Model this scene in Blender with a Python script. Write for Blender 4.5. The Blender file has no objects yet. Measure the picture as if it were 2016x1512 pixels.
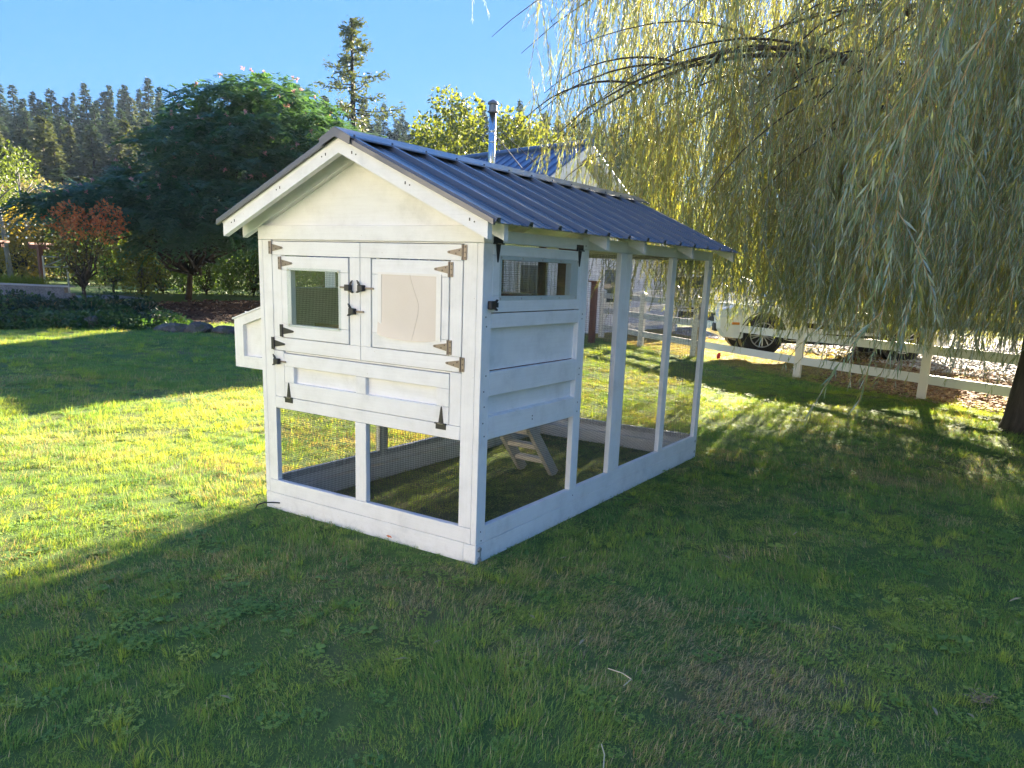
import bpy, bmesh, math, random
import numpy as np
from mathutils import Vector, Matrix, Euler

# ---------------------------------------------------------------- camera, sky, sun, exposure
S = bpy.context.scene
COL = S.collection
R = math.radians
cam_d = bpy.data.cameras.new("camera"); cam = bpy.data.objects.new("camera", cam_d); COL.objects.link(cam)
S.camera = cam
CAM = Vector((2.372, -3.322, 1.6))
RIGHT = Vector((0.84441, 0.53414, 0.04078)); UP = Vector((-0.14880, 0.16075, 0.97571)); FWD = Vector((-0.51461, 0.82997, -0.21522))
M3 = Matrix((RIGHT, UP, -FWD)).transposed()
cam.matrix_world = Matrix.Translation(CAM) @ M3.to_4x4()
cam_d.sensor_width = 36.0; cam_d.lens = 1502.5/2016*36.0
cam_d.shift_x = -29.44/2016; cam_d.shift_y = 121.84/2016
cam_d.clip_start = 0.05; cam_d.clip_end = 3000

SKY_K = 0.90
SUN_EL, SUN_AZ = 18.5, -7.2          # degrees; azimuth from +y, negative = towards -x
world = bpy.data.worlds.new("World"); S.world = world; world.use_nodes = True
wn = world.node_tree; wn.nodes.clear()
sky = wn.nodes.new("ShaderNodeTexSky"); sky.sky_type = 'NISHITA'; sky.sun_disc = False
sky.sun_elevation = R(SUN_EL); sky.sun_rotation = R(SUN_AZ)
sky.altitude = 50; sky.air_density = 1.0; sky.dust_density = 0.10; sky.ozone_density = 9.0
bg = wn.nodes.new("ShaderNodeBackground"); bg.inputs[1].default_value = 0.05
wo = wn.nodes.new("ShaderNodeOutputWorld")
# even clear-day sky: the same hue everywhere, its brightness range compressed evenly over the whole dome
bw = wn.nodes.new("ShaderNodeRGBToBW"); wn.links.new(sky.outputs[0], bw.inputs[0])
pw = wn.nodes.new("ShaderNodeMath"); pw.operation = 'POWER'; wn.links.new(bw.outputs[0], pw.inputs[0]); pw.inputs[1].default_value = -0.8
ml = wn.nodes.new("ShaderNodeMath"); ml.operation = 'MULTIPLY'; wn.links.new(pw.outputs[0], ml.inputs[0]); ml.inputs[1].default_value = SKY_K
vs_ = wn.nodes.new("ShaderNodeVectorMath"); vs_.operation = 'SCALE'; wn.links.new(sky.outputs[0], vs_.inputs[0]); wn.links.new(ml.outputs[0], vs_.inputs['Scale'])
wn.links.new(vs_.outputs[0], bg.inputs[0]); wn.links.new(bg.outputs[0], wo.inputs[0])

sl = bpy.data.lights.new("sun", 'SUN'); sun = bpy.data.objects.new("sun", sl); COL.objects.link(sun)
sl.energy = 5.0; sl.angle = R(0.55); sl.color = (1.0, 0.86, 0.66)
sd = Vector((math.sin(R(SUN_AZ))*math.cos(R(SUN_EL)), math.cos(R(SUN_AZ))*math.cos(R(SUN_EL)), math.sin(R(SUN_EL))))
sun.rotation_euler = (-sd).to_track_quat('-Z', 'Y').to_euler(); sun.location = sd*60
S.view_settings.view_transform = 'Standard'; S.view_settings.look = 'None'
S.view_settings.exposure = 3.25; S.view_settings.gamma = 1.0; S.view_settings.use_curve_mapping = False
S.cycles.use_denoising = True
S.cycles.max_bounces = 10; S.cycles.diffuse_bounces = 4; S.cycles.transmission_bounces = 6; S.cycles.transparent_max_bounces = 12
S.cycles.sample_clamp_indirect = 6.0

HAZE = 0.0002
rng = np.random.default_rng(7); random.seed(7)

# ---------------------------------------------------------------- helpers
def smooth(a, b, t):
    t = np.clip((np.asarray(t, float)-a)/(b-a), 0, 1); return t*t*(3-2*t)

def vnoise(x, y, s, seed=0):
    """smooth value noise in -1..1"""
    x = np.asarray(x, float)/s + seed*17.13; y = np.asarray(y, float)/s + seed*7.77
    xi = np.floor(x); yi = np.floor(y); fx = x-xi; fy = y-yi
    fx = fx*fx*(3-2*fx); fy = fy*fy*(3-2*fy)
    def h(a, b):
        v = np.sin(a*127.1 + b*311.7 + seed*74.7)*43758.5453
        return (v-np.floor(v))*2-1
    return (h(xi, yi)*(1-fx)+h(xi+1, yi)*fx)*(1-fy)+(h(xi, yi+1)*(1-fx)+h(xi+1, yi+1)*fx)*fy

def fence_s(x, y): return 0.5770*np.asarray(x)+0.8167*np.asarray(y)-8.83   # metres beyond the paddock fence

def ground_z(x, y):
    x = np.asarray(x, float); y = np.asarray(y, float)
    d = np.hypot(x-CAM.x, y-CAM.y)
    near = np.hypot(np.maximum(np.abs(x+0.88)-0.95, 0), np.maximum(np.abs(y-1.77)-1.85, 0))
    bump = (0.018*vnoise(x, y, 1.1, 1)+0.03*vnoise(x, y, 3.1, 2)+0.008*vnoise(x, y, 0.35, 3))*smooth(0.0, 1.5, near)
    drive = 0.27*smooth(0.2, 4.0, fence_s(x, y))*smooth(-9.5, -5.5, x)
    left = -15.9 + 0.9*vnoise(y, y*0, 4.0, 5) - x            # metres beyond the lawn's left edge
    bed = 0.40*smooth(0.0, 6.0, left)
    ang = np.degrees(np.arctan2(-(x-CAM.x), y-CAM.y))         # ccw from +y
    hill = 17.0*smooth(55, 170, d)*smooth(2, 14, ang)
    return bump + np.maximum(drive, bed) + hill + 0.25*smooth(30, 60, d)

def gz(x, y): return float(ground_z(x, y))

def at(px, py, dist):
    """world point seen at photograph pixel (px, py) at a horizontal distance of dist metres from the camera"""
    d = FWD + RIGHT*((px-1037.44)/1502.5) - UP*((py-877.84)/1502.5)
    return CAM + d*(dist/math.hypot(d.x, d.y))

class MB:
    """collects shapes and builds ONE mesh object"""
    def __init__(s): s.v = []; s.f = []
    def add(s, vs, fs):
        n = len(s.v); s.v.extend([tuple(v) for v in vs]); s.f.extend([tuple(i+n for i in f) for f in fs]); return s
    def box(s, x0, x1, y0, y1, z0, z1, c=0.0):
        x0, x1 = sorted((x0, x1)); y0, y1 = sorted((y0, y1)); z0, z1 = sorted((z0, z1))
        if c <= 0:
            vs = [(x, y, z) for z in (z0, z1) for y in (y0, y1) for x in (x0, x1)]
            return s.add(vs, [(0,2,3,1),(4,5,7,6),(0,1,5,4),(2,6,7,3),(0,4,6,2),(1,3,7,5)])
        c = min(c, (x1-x0)*.45, (y1-y0)*.45, (z1-z0)*.45)
        bm = bmesh.new(); bmesh.ops.create_cube(bm, size=1)
        for v in bm.verts:
            v.co = Vector(((x0+x1)/2+v.co.x*(x1-x0), (y0+y1)/2+v.co.y*(y1-y0), (z0+z1)/2+v.co.z*(z1-z0)))
        bmesh.ops.bevel(bm, geom=bm.edges[:], offset=c, segments=1, affect='EDGES')
        return s.bm(bm)
    def bm(s, bm, mtx=None):
        if mtx is not None: bm.transform(mtx)
        bm.verts.index_update()
        s.add([v.co[:] for v in bm.verts], [[v.index for v in f.verts] for f in bm.faces]); bm.free(); return s
    def prism(s, poly, axis, a, b):
        """extrude a 2D polygon along an axis ('x': poly is (y,z); 'y': (x,z); 'z': (x,y))"""
        n = len(poly)
        def P(u, v, w): return {'x': (w, u, v), 'y': (u, w, v), 'z': (u, v, w)}[axis]
        vs = [P(u, v, a) for u, v in poly]+[P(u, v, b) for u, v in poly]
        fs = [tuple(range(n))[::-1], tuple(range(n, 2*n))]+[(i, (i+1) % n, (i+1) % n+n, i+n) for i in range(n)]
        return s.add(vs, fs)
    def tube(s, pts, rad, n=6, cap=True):
        pts = [Vector(p) for p in pts]
        if not hasattr(rad, '__len__'): rad = [rad]*len(pts)
        rings = []; up = None
        for i, p in enumerate(pts):
            t = (pts[min(i+1, len(pts)-1)]-pts[max(i-1, 0)])
            t = t.normalized() if t.length > 1e-9 else Vector((0, 0, 1))
            if up is None: up = t.orthogonal().normalized()
            a = (up-t*up.dot(t)); a = a.normalized() if a.length > 1e-6 else t.orthogonal().normalized()
            up = a; b = t.cross(a)
            rings.append([p+(a*math.cos(2*math.pi*k/n)+b*math.sin(2*math.pi*k/n))*rad[i] for k in range(n)])
        vs = [v for r in rings for v in r]; fs = []
        for i in range(len(rings)-1):
            for k in range(n):
                fs.append((i*n+k, i*n+(k+1) % n, (i+1)*n+(k+1) % n, (i+1)*n+k))
        if cap: fs.append(tuple(range(n))[::-1]); fs.append(tuple(range(len(vs)-n, len(vs))))
        return s.add(vs, fs)
    def lathe(s, prof, c=(0, 0, 0), axis='z', n=16):
        vs = []; fs = []
        for r, h in prof:
            for k in range(n):
                a = 2*math.pi*k/n; u, v = r*math.cos(a), r*math.sin(a)
                vs.append({'z': (c[0]+u, c[1]+v, c[2]+h), 'y': (c[0]+u, c[1]+h, c[2]+v), 'x': (c[0]+h, c[1]+u, c[2]+v)}[axis])
        for i in range(len(prof)-1):
            for k in range(n): fs.append((i*n+k, i*n+(k+1) % n, (i+1)*n+(k+1) % n, (i+1)*n+k))
        fs.append(tuple(range(n))[::-1]); fs.append(tuple(range(len(vs)-n, len(vs))))
        return s.add(vs, fs)
    def build(s, name, m, parent=None, origin=None, smooth_=False, warp=None):
        o = Vector((0, 0, 0))
        q = parent
        while q is not None: o += q.location; q = q.parent
        if parent is None and origin is not None: o = Vector(origin)
        v = np.array(s.v, float).reshape(-1, 3)
        if warp is not None: v = warp(v)
        v = v-np.array(o)
        me = bpy.data.meshes.new(name); me.from_pydata(v.tolist(), [], s.f); me.update()
        if smooth_: me.polygons.foreach_set('use_smooth', [True]*len(me.polygons))
        me.materials.append(m)
        ob = bpy.data.objects.new(name, me); COL.objects.link(ob)
        if parent is not None: ob.parent = parent
        elif origin is not None: ob.location = o
        return ob

def mesh_np(name, verts, faces, m, parent=None, sm=False, link=True, mats=None, midx=None):
    """faces: (n,3) or (n,4) int array"""
    me = bpy.data.meshes.new(name); verts = np.asarray(verts, np.float32); faces = np.asarray(faces, np.int32)
    k = faces.shape[1]
    me.vertices.add(len(verts)); me.vertices.foreach_set('co', verts.ravel())
    me.loops.add(faces.size); me.loops.foreach_set('vertex_index', faces.ravel())
    me.polygons.add(len(faces)); me.polygons.foreach_set('loop_start', np.arange(0, faces.size, k, dtype=np.int32))
    if sm: me.polygons.foreach_set('use_smooth', np.ones(len(faces), bool))
    for mm in (mats or [m]): me.materials.append(mm)
    if midx is not None: me.polygons.foreach_set('material_index', np.asarray(midx, np.int32))
    me.update(calc_edges=True); me.validate()
    ob = bpy.data.objects.new(name, me)
    if link: COL.objects.link(ob)
    if parent is not None: ob.parent = parent
    return ob

def tag(o, label=None, cat=None, group=None, kind=None):
    if label: o['label'] = label
    if cat: o['category'] = cat
    if group: o['group'] = group
    if kind: o['kind'] = kind
    return o
def thing(name, loc, label, cat, group=None, rz=0.0):
    o = bpy.data.objects.new(name, None); COL.objects.link(o); o.empty_display_size = 0.2
    o.location = loc; o.rotation_euler = (0, 0, rz)
    return tag(o, label, cat, group)
def copy_tree(o, parent=None):
    c = o.copy(); COL.objects.link(c); c.parent = parent
    for ch in o.children: copy_tree(ch, c)
    return c

# ---- materials
def nt(name):
    m = bpy.data.materials.new(name); m.use_nodes = True; t = m.node_tree; t.nodes.clear()
    out = t.nodes.new('ShaderNodeOutputMaterial'); return m, t, out
def nd(t, typ, ins=None, **kw):
    n = t.nodes.new(typ)
    for k, v in kw.items(): setattr(n, k, v)
    for k, v in (ins or {}).items():
        if isinstance(v, bpy.types.NodeSocket): t.links.new(v, n.inputs[k])
        else: n.inputs[k].default_value = v
    return n
def c4(c): return (c[0], c[1], c[2], 1.0)
def ramp(t, fac, stops):
    r = nd(t, 'ShaderNodeValToRGB', {0: fac}); e = r.color_ramp.elements
    while len(e) < len(stops): e.new(0.5)
    for i, (p, c) in enumerate(stops): e[i].position = p; e[i].color = c4(c) if len(c) == 3 else c
    return r.outputs[0]
def mix(t, fac, a, b, typ='MIX'):
    n = t.nodes.new('ShaderNodeMix'); n.data_type = 'RGBA'; n.blend_type = typ
    for i, v in ((0, fac), (6, a), (7, b)):
        if isinstance(v, bpy.types.NodeSocket): t.links.new(v, n.inputs[i])
        else: n.inputs[i].default_value = v if i == 0 else (c4(v) if len(v) == 3 else v)
    return n.outputs[2]
def pos(t, scale=(1, 1, 1), obj=True):
    tc = t.nodes.new('ShaderNodeTexCoord'); mp = nd(t, 'ShaderNodeMapping', {0: tc.outputs['Object' if obj else 'Generated']})
    mp.inputs['Scale'].default_value = scale; return mp.outputs[0]
def noise(t, vec, scale, detail=4, rough=.55): return nd(t, 'ShaderNodeTexNoise', {'Vector': vec, 'Scale': scale, 'Detail': detail, 'Roughness': rough}).outputs[0]
def bsdf(t, out, col, rough=.6, metal=0.0, bump=None, bstr=.2, bdist=.01, spec=.5, coat=0.0):
    p = nd(t, 'ShaderNodeBsdfPrincipled')
    for i, v in (('Base Color', col), ('Roughness', rough), ('Metallic', metal)):
        if isinstance(v, bpy.types.NodeSocket): t.links.new(v, p.inputs[i])
        else: p.inputs[i].default_value = c4(v) if i == 'Base Color' else v
    p.inputs['Specular IOR Level'].default_value = spec; p.inputs['Coat Weight'].default_value = coat
    if bump is not None:
        b = nd(t, 'ShaderNodeBump', {'Height': bump, 'Strength': bstr, 'Distance': bdist}); t.links.new(b.outputs[0], p.inputs['Normal'])
    t.links.new(p.outputs[0], out.inputs[0]); return p
def plain(name, col, rough=.6, metal=0.0, var=.12, scale=8, coat=0.0, spec=.5):
    m, t, out = nt(name); v = noise(t, pos(t), scale)
    c = mix(t, v, [x*(1-var) for x in col], [min(1, x*(1+var)) for x in col])
    bsdf(t, out, c, rough, metal, v, .05, .01, spec, coat); return m
def paint(name, axis):
    """white exterior paint over sawn softwood: grain along one axis, faint grey scuffs and mill stains"""
    m, t, out = nt(name)
    sc = {'x': (1.2, 30, 30), 'y': (30, 1.2, 30), 'z': (30, 30, 1.2)}[axis]
    grain = noise(t, pos(t, sc), 3.0, 5, .6); blot = noise(t, pos(t), 5.0, 5, .65); big = noise(t, pos(t), 1.3, 3)
    fine = noise(t, pos(t, sc), 9.0, 4, .7)
    c = ramp(t, grain, [(0.2, (.785, .778, .765)), (0.55, (.83, .825, .815)), (0.9, (.85, .845, .84))])
    sm_ = ramp(t, blot, [(0.44, (1, 1, 1)), (0.58, (.945, .942, .935)), (0.74, (.82, .818, .81))])
    c = mix(t, 1.0, c, sm_, 'MULTIPLY')
    c = mix(t, 1.0, c, ramp(t, big, [(0.3, (.965, .955, .93)), (0.7, (1, 1, 1))]), 'MULTIPLY')
    sp = nd(t, 'ShaderNodeTexVoronoi', {'Vector': pos(t, (1, 1, 1)), 'Scale': 11.0}).outputs[0]
    c = mix(t, 1.0, c, ramp(t, sp, [(0.0, (.55, .48, .40)), (0.022, (.80, .76, .70)), (0.04, (1, 1, 1))]), 'MULTIPLY')
    geo = nd(t, 'ShaderNodeNewGeometry'); sz = nd(t, 'ShaderNodeSeparateXYZ', {0: geo.outputs['Position']}).outputs[2]      # mud splashed up from the lawn
    hgt = nd(t, 'ShaderNodeMapRange', {0: sz, 1: .0, 2: .16, 3: .62, 4: .30}).outputs[0]; spl = noise(t, pos(t), 26.0, 6, .75)
    spl = nd(t, 'ShaderNodeMath', {0: spl, 1: hgt}, operation='ADD').outputs[0]
    c = mix(t, 1.0, c, ramp(t, spl, [(.98, (1, 1, 1)), (1.0, (1, 1, 1))]), 'MULTIPLY'); mud = nd(t, 'ShaderNodeMapRange', {0: spl, 1: 1.02, 2: 1.25, 3: 0.0, 4: .16}).outputs[0]
    c = mix(t, mud, c, (.30, .25, .17))
    h = nd(t, 'ShaderNodeMath', {0: grain, 1: fine}, operation='ADD').outputs[0]
    bsdf(t, out, c, .48, 0, h, .2, .003, .4); return m
def leaf(name, cols, trans=.45, rough=.5, tcol=None, inst=False, spec=.35, under=None):
    """leaf: random colour per leaf (per island), diffuse + translucent"""
    m, t, out = nt(name)
    g = nd(t, 'ShaderNodeNewGeometry'); rnd = g.outputs['Random Per Island']
    if inst:
        oi = nd(t, 'ShaderNodeObjectInfo'); rnd = nd(t, 'ShaderNodeMath', {0: rnd, 1: oi.outputs['Random']}, operation='ADD').outputs[0]
        rnd = nd(t, 'ShaderNodeMath', {0: rnd, 1: .5}, operation='MULTIPLY').outputs[0]
    n = len(cols); c = ramp(t, rnd, [(i/max(1, n-1), cc) for i, cc in enumerate(cols)])
    cf = c
    if under: cf = mix(t, g.outputs['Backfacing'], c, mix(t, .75, c, under))
    p = nd(t, 'ShaderNodeBsdfPrincipled', {'Base Color': cf, 'Roughness': rough, 'Specular IOR Level': spec})
    tc = mix(t, 1.0, c, tcol or (1.9, 1.75, .55), 'MULTIPLY')
    tr = nd(t, 'ShaderNodeBsdfTranslucent', {0: tc})
    ms = nd(t, 'ShaderNodeMixShader', {0: trans, 1: p.outputs[0], 2: tr.outputs[0]}); t.links.new(ms.outputs[0], out.inputs[0]); return m
def bark(name, a, b, sc=14):
    m, t, out = nt(name); v = noise(t, pos(t, (1, 1, .18)), sc, 6, .7); c = ramp(t, v, [(.3, a), (.7, b)])
    bsdf(t, out, c, .9, 0, v, .9, .03, .2); return m

# ---- instancing of many small pieces (grass, leaves, gravel): one object, geometry nodes
def scatter(name, pts, rot, scl, idx, protos, parent=None, extra=None):
    me = bpy.data.meshes.new(name); n = len(pts)
    me.vertices.add(n); me.vertices.foreach_set('co', np.asarray(pts, np.float32).ravel())
    def attr(nm, typ, data, f='value'):
        a = me.attributes.new(nm, typ, 'POINT'); a.data.foreach_set(f, data)
    attr('rot', 'FLOAT_VECTOR', np.asarray(rot, np.float32).ravel(), 'vector')
    scl = np.asarray(scl, np.float32)
    if scl.ndim == 1: scl = np.repeat(scl[:, None], 3, 1)
    attr('scl', 'FLOAT_VECTOR', scl.ravel(), 'vector')
    attr('idx', 'INT', np.asarray(idx, np.int32))
    for k, v in (extra or {}).items(): attr(k, 'FLOAT', np.asarray(v, np.float32))
    ob = bpy.data.objects.new(name, me); COL.objects.link(ob)
    if parent is not None: ob.parent = parent
    pc = bpy.data.collections.new(name+'_pieces')
    for i, p in enumerate(protos): p.name = '%s_piece_%02d' % (name, i); pc.objects.link(p)
    g = bpy.data.node_groups.new(name+'_nodes', 'GeometryNodeTree')
    g.interface.new_socket('Geometry', in_out='INPUT', socket_type='NodeSocketGeometry'); g.interface.new_socket('Geometry', in_out='OUTPUT', socket_type='NodeSocketGeometry')
    gi = g.nodes.new('NodeGroupInput'); go = g.nodes.new('NodeGroupOutput')
    ci = g.nodes.new('GeometryNodeCollectionInfo'); ci.inputs['Collection'].default_value = pc; ci.inputs['Separate Children'].default_value = True; ci.inputs['Reset Children'].default_value = True
    ip = g.nodes.new('GeometryNodeInstanceOnPoints'); ip.inputs['Pick Instance'].default_value = True
    def na(nm, typ):
        a = g.nodes.new('GeometryNodeInputNamedAttribute'); a.data_type = typ; a.inputs['Name'].default_value = nm; return a.outputs[0]
    er = g.nodes.new('FunctionNodeEulerToRotation'); g.links.new(na('rot', 'FLOAT_VECTOR'), er.inputs[0])
    g.links.new(gi.outputs[0], ip.inputs['Points']); g.links.new(ci.outputs[0], ip.inputs['Instance'])
    g.links.new(na('idx', 'INT'), ip.inputs['Instance Index']); g.links.new(er.outputs[0], ip.inputs['Rotation']); g.links.new(na('scl', 'FLOAT_VECTOR'), ip.inputs['Scale'])
    g.links.new(ip.outputs[0], go.inputs[0])
    md = ob.modifiers.new('scatter', 'NODES'); md.node_group = g
    return ob

# ---------------------------------------------------------------- materials
PX, PY, PZ = paint('white_paint_x', 'x'), paint('white_paint_y', 'y'), paint('white_paint_z', 'z')
def brown_wood():
    m, t, out = nt('stained_interior_wood'); v = noise(t, pos(t, (1.5, 20, 30)), 3, 5, .6)
    bsdf(t, out, ramp(t, v, [(.3, (.17, .065, .048)), (.7, (.32, .135, .10))]), .6, 0, v, .3, .005); return m
BROWN = brown_wood()
def raw_wood(name='weathered_wood', a=(.30, .25, .19), b=(.46, .40, .32), sc=(20, 2, 20)):
    m, t, out = nt(name); v = noise(t, pos(t, sc), 3, 5, .65); bsdf(t, out, ramp(t, v, [(.3, a), (.7, b)]), .75, 0, v, .3, .004); return m
RAW = raw_wood()
def metal_roof(name, col):
    m, t, out = nt(name); v = noise(t, pos(t), 2.2, 4); w = noise(t, pos(t), 40, 3)
    c = mix(t, v, [x*.88 for x in col], [x*1.1 for x in col])
    r = ramp(t, w, [(.3, (.30, .30, .30)), (.7, (.42, .42, .42))])
    p = bsdf(t, out, c, .36, .0, v, .04, .01, .6, .25); t.links.new(r, p.inputs['Roughness']); return m
ROOF = metal_roof('charcoal_metal_roof', (.098, .102, .120))
BLACK = plain('black_hardware', (.016, .017, .020), .45, 0, .3, 30)
STEEL = plain('zinc_steel', (.45, .43, .40), .38, .9, .2, 40)
BRONZE = plain('brushed_hinge_steel', (.21, .18, .155), .45, .7, .25, 60)
SCREW = plain('dark_screw', (.05, .045, .04), .5, .5, .2, 30)
WIRE = plain('galvanised_wire', (.055, .055, .055), .6, .0, .2, 60)
def plexi(name, film):
    m, t, out = nt(name)
    tr = nd(t, 'ShaderNodeBsdfTransparent', {0: c4((.93, .95, .95))}); gl = nd(t, 'ShaderNodeBsdfGlossy', {0: c4((1, 1, 1)), 'Roughness': .04})
    lw = nd(t, 'ShaderNodeLayerWeight', {'Blend': .5}).outputs['Facing']; pw = nd(t, 'ShaderNodeMath', {0: lw, 1: 4.0}, operation='POWER').outputs[0]; fr = nd(t, 'ShaderNodeMath', {0: pw, 1: .9, 2: .035}, operation='MULTIPLY_ADD')
    ms = nd(t, 'ShaderNodeMixShader', {0: fr.outputs[0], 1: tr.outputs[0], 2: gl.outputs[0]})
    last = ms
    if film:
        v = noise(t, pos(t), 6, 4); di = nd(t, 'ShaderNodeBsdfPrincipled', {0: mix(t, v, (.80, .71, .62), (.87, .80, .73)), 'Roughness': .22, 'Specular IOR Level': .6})
        tl = nd(t, 'ShaderNodeBsdfTranslucent', {0: c4((.62, .52, .44))})
        dm = nd(t, 'ShaderNodeMixShader', {0: .25, 1: di.outputs[0], 2: tl.outputs[0]})
        last = nd(t, 'ShaderNodeMixShader', {0: film, 1: ms.outputs[0], 2: dm.outputs[0]})
    t.links.new(last.outputs[0], out.inputs[0]); return m
CLEAR, FILM = plexi('clear_acrylic', 0), plexi('film_covered_acrylic', .95)

# ---------------------------------------------------------------- the ground
def ground_material():
    m, t, out = nt('lawn_soil'); p = pos(t)
    a = noise(t, p, .8, 5); b = noise(t, p, 55, 6, .75); c = noise(t, p, 160, 4, .7)
    g = ramp(t, b, [(.25, (.07, .115, .035)), (.5, (.115, .175, .05)), (.75, (.16, .215, .06))])
    d = ramp(t, b, [(.3, (.13, .11, .055)), (.7, (.24, .20, .11))])
    col = mix(t, ramp(t, a, [(.5, (0, 0, 0)), (.68, (.7, .7, .7))]), g, d)
    bsdf(t, out, col, .95, 0, c, .8, .02, .1); return m
def ground_sheet():
    # rings of points round the camera, dense near it, out to the horizon
    rr = np.concatenate([np.arange(0, 26, .45), 26*1.075**np.arange(1, 62)]); rr = rr[rr < 1900]
    na = 288; th = np.linspace(0, 2*np.pi, na, endpoint=False)
    X = CAM.x+rr[1:, None]*np.cos(th); Y = CAM.y+rr[1:, None]*np.sin(th); Z = ground_z(X, Y)
    v = np.concatenate([[[CAM.x, CAM.y, gz(CAM.x, CAM.y)]], np.stack([X, Y, Z], -1).reshape(-1, 3)])
    nr = len(rr)-1; i, k = np.meshgrid(np.arange(nr-1), np.arange(na), indexing='ij'); k2 = (k+1) % na
    f = np.stack([1+i*na+k, 1+(i+1)*na+k, 1+(i+1)*na+k2, 1+i*na+k2], -1).reshape(-1, 4)
    inner = np.stack([np.zeros(na, int), 1+np.arange(na), 1+(np.arange(na)+1) % na, 1+(np.arange(na)+1) % na], -1)
    me = bpy.data.meshes.new('ground'); me.from_pydata(v.tolist(), [], [tuple(q[:3]) for q in inner.tolist()]+[tuple(q) for q in f.tolist()])
    me.polygons.foreach_set('use_smooth', [True]*len(me.polygons)); me.materials.append(ground_material())
    o = bpy.data.objects.new('ground', me); COL.objects.link(o); tag(o, kind='structure'); return o
ground_sheet()
def patch(name, x0, x1, y0, y1, step, inside, m, dz):
    xs = np.arange(x0, x1+step, step); ys = np.arange(y0, y1+step, step)
    X, Y = np.meshgrid(xs, ys, indexing='ij'); Z = ground_z(X, Y)+dz
    w = inside(X, Y); Z = np.where(w > 0, Z, ground_z(X, Y)-.05)
    n = len(ys); i, k = np.meshgrid(np.arange(len(xs)-1), np.arange(n-1), indexing='ij')
    f = np.stack([i*n+k, (i+1)*n+k, (i+1)*n+k+1, i*n+k+1], -1).reshape(-1, 4)
    keep = (w.ravel()[f] > 0).any(1); f = f[keep]
    used = np.unique(f); mp = -np.ones(X.size, int); mp[used] = np.arange(len(used))
    o = mesh_np(name, np.stack([X, Y, Z], -1).reshape(-1, 3)[used], mp[f], m, sm=True); tag(o, kind='structure'); return o
def speckle(name, cols, sc, rough=.9, bs=1.0, sc2=1.2):
    m, t, out = nt(name); p = pos(t)
    vo = nd(t, 'ShaderNodeTexVoronoi', {'Vector': p, 'Scale': sc}); n = len(cols)
    sepx = nd(t, 'ShaderNodeSeparateColor', {0: vo.outputs['Color']}); c = ramp(t, sepx.outputs[0], [(i/(n-1), q) for i, q in enumerate(cols)])
    big = noise(t, p, sc2, 5, .65); c = mix(t, 1.0, c, ramp(t, big, [(.3, (.72, .72, .70)), (.7, (1.15, 1.13, 1.1))]), 'MULTIPLY')
    bsdf(t, out, c, rough, 0, vo.outputs['Distance'], bs, .03, .2); return m
GRAVEL = speckle('driveway_gravel', [(.16, .15, .14), (.34, .32, .30), (.46, .44, .41), (.26, .23, .20), (.55, .53, .50)], 22)
CHIPS = speckle('wood_chip_mulch', [(.10, .055, .032), (.20, .12, .07), (.30, .20, .12), (.13, .08, .05), (.36, .27, .18)], 26)
DRY = speckle('dry_verge', [(.17, .14, .075), (.24, .20, .11), (.12, .12, .045), (.30, .25, .15)], 45)
MULCH = speckle('dark_bark_mulch', [(.030, .020, .015), (.075, .045, .032), (.05, .03, .022), (.11, .07, .05)], 20)
def edge_n(x, y): return .35*vnoise(x, y, 1.6, 9)+.15*vnoise(x, y, .5, 10)
patch('gravel_driveway', -9, 30, 6, 34, .4, lambda x, y: np.where((fence_s(x, y)+edge_n(x, y) > 2.5) & (fence_s(x, y) < 13) & (x > -7.6), 1, 0), GRAVEL, .022)
patch('wood_chip_verge', -2.0, 14, 0, 18, .25, lambda x, y: np.where((fence_s(x, y)+edge_n(x, y) > -.15) & (fence_s(x, y) < 3.2) & (x+edge_n(x, y)*2 > -.2), 1, 0), CHIPS, .014)
patch('dry_grass_verge', -9.5, 1.5, 7, 22, .25, lambda x, y: np.where((fence_s(x, y)+edge_n(x, y) > -.35) & (fence_s(x, y) < 3.2) & (x < 1) & (x > -8.5), 1, 0), DRY, .008)
def in_bed(x, y):
    e = .5*vnoise(y, y*0, 3.0, 12)
    a = (x < -16.3+e) & (x > -20.6+e) & (y > -4) & (y < 30)
    return np.where(a, 1, 0)
patch('mulch_bed', -24, -14, -4, 32, .3, in_bed, MULCH, .02)
patch('garden_path', -27, -19, 3, 13, .3, lambda x, y: np.where((np.abs(x+22.6+.18*(y-8)) < .8) & (y < 12), 1, 0), speckle('grey_path_fines', [(.24, .25, .27), (.34, .35, .37), (.29, .29, .30)], 40), .02)

# ---------------------------------------------------------------- the chicken coop
W, L, H = 1.761, 3.543, 1.853
coop = thing('chicken_coop', (0, 0, 0), 'white wooden chicken coop with wire mesh run and charcoal metal roof', 'chicken coop')
def warp(v):
    v = v.copy(); v[:, 2] += 0.0055*v[:, 1]*np.maximum(v[:, 2], 0); return v
def brd(name, x0, x1, y0, y1, z0, z1, parent=coop, m=None, c=.0022):
    d = (abs(x1-x0), abs(y1-y0), abs(z1-z0)); ax = d.index(max(d))
    return MB().box(x0, x1, y0, y1, z0, z1, c).build(name, m or (PX, PY, PZ)[ax], parent, warp=warp)
T = .038; G = .0015
# base skids
brd('base_beam', -.087, 0, 0, L, -.04, .112); brd('base_beam', -W, -W+.087, .09, L, -.04, .112)
brd('base_beam', -W, -.088, .0, .088, -.04, .112); brd('base_beam', -W+.088, -.088, L-.087, L-.002, -.04, .112)
# corner posts (narrow edge to the front, broad face to the sides)
for x0, x1 in ((-T, 0), (-W, -W+T)):
    brd('corner_post', x0, x1, 0, .086, .114, 1.7665); brd('corner_post', x0, x1, L-.089, L, .114, 1.853)
    brd('corner_post', x0+(.003 if x0 > -1 else 0), x1-(.003 if x0 < -1 else 0), .04, .086, 1.7685, 1.853)
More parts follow.
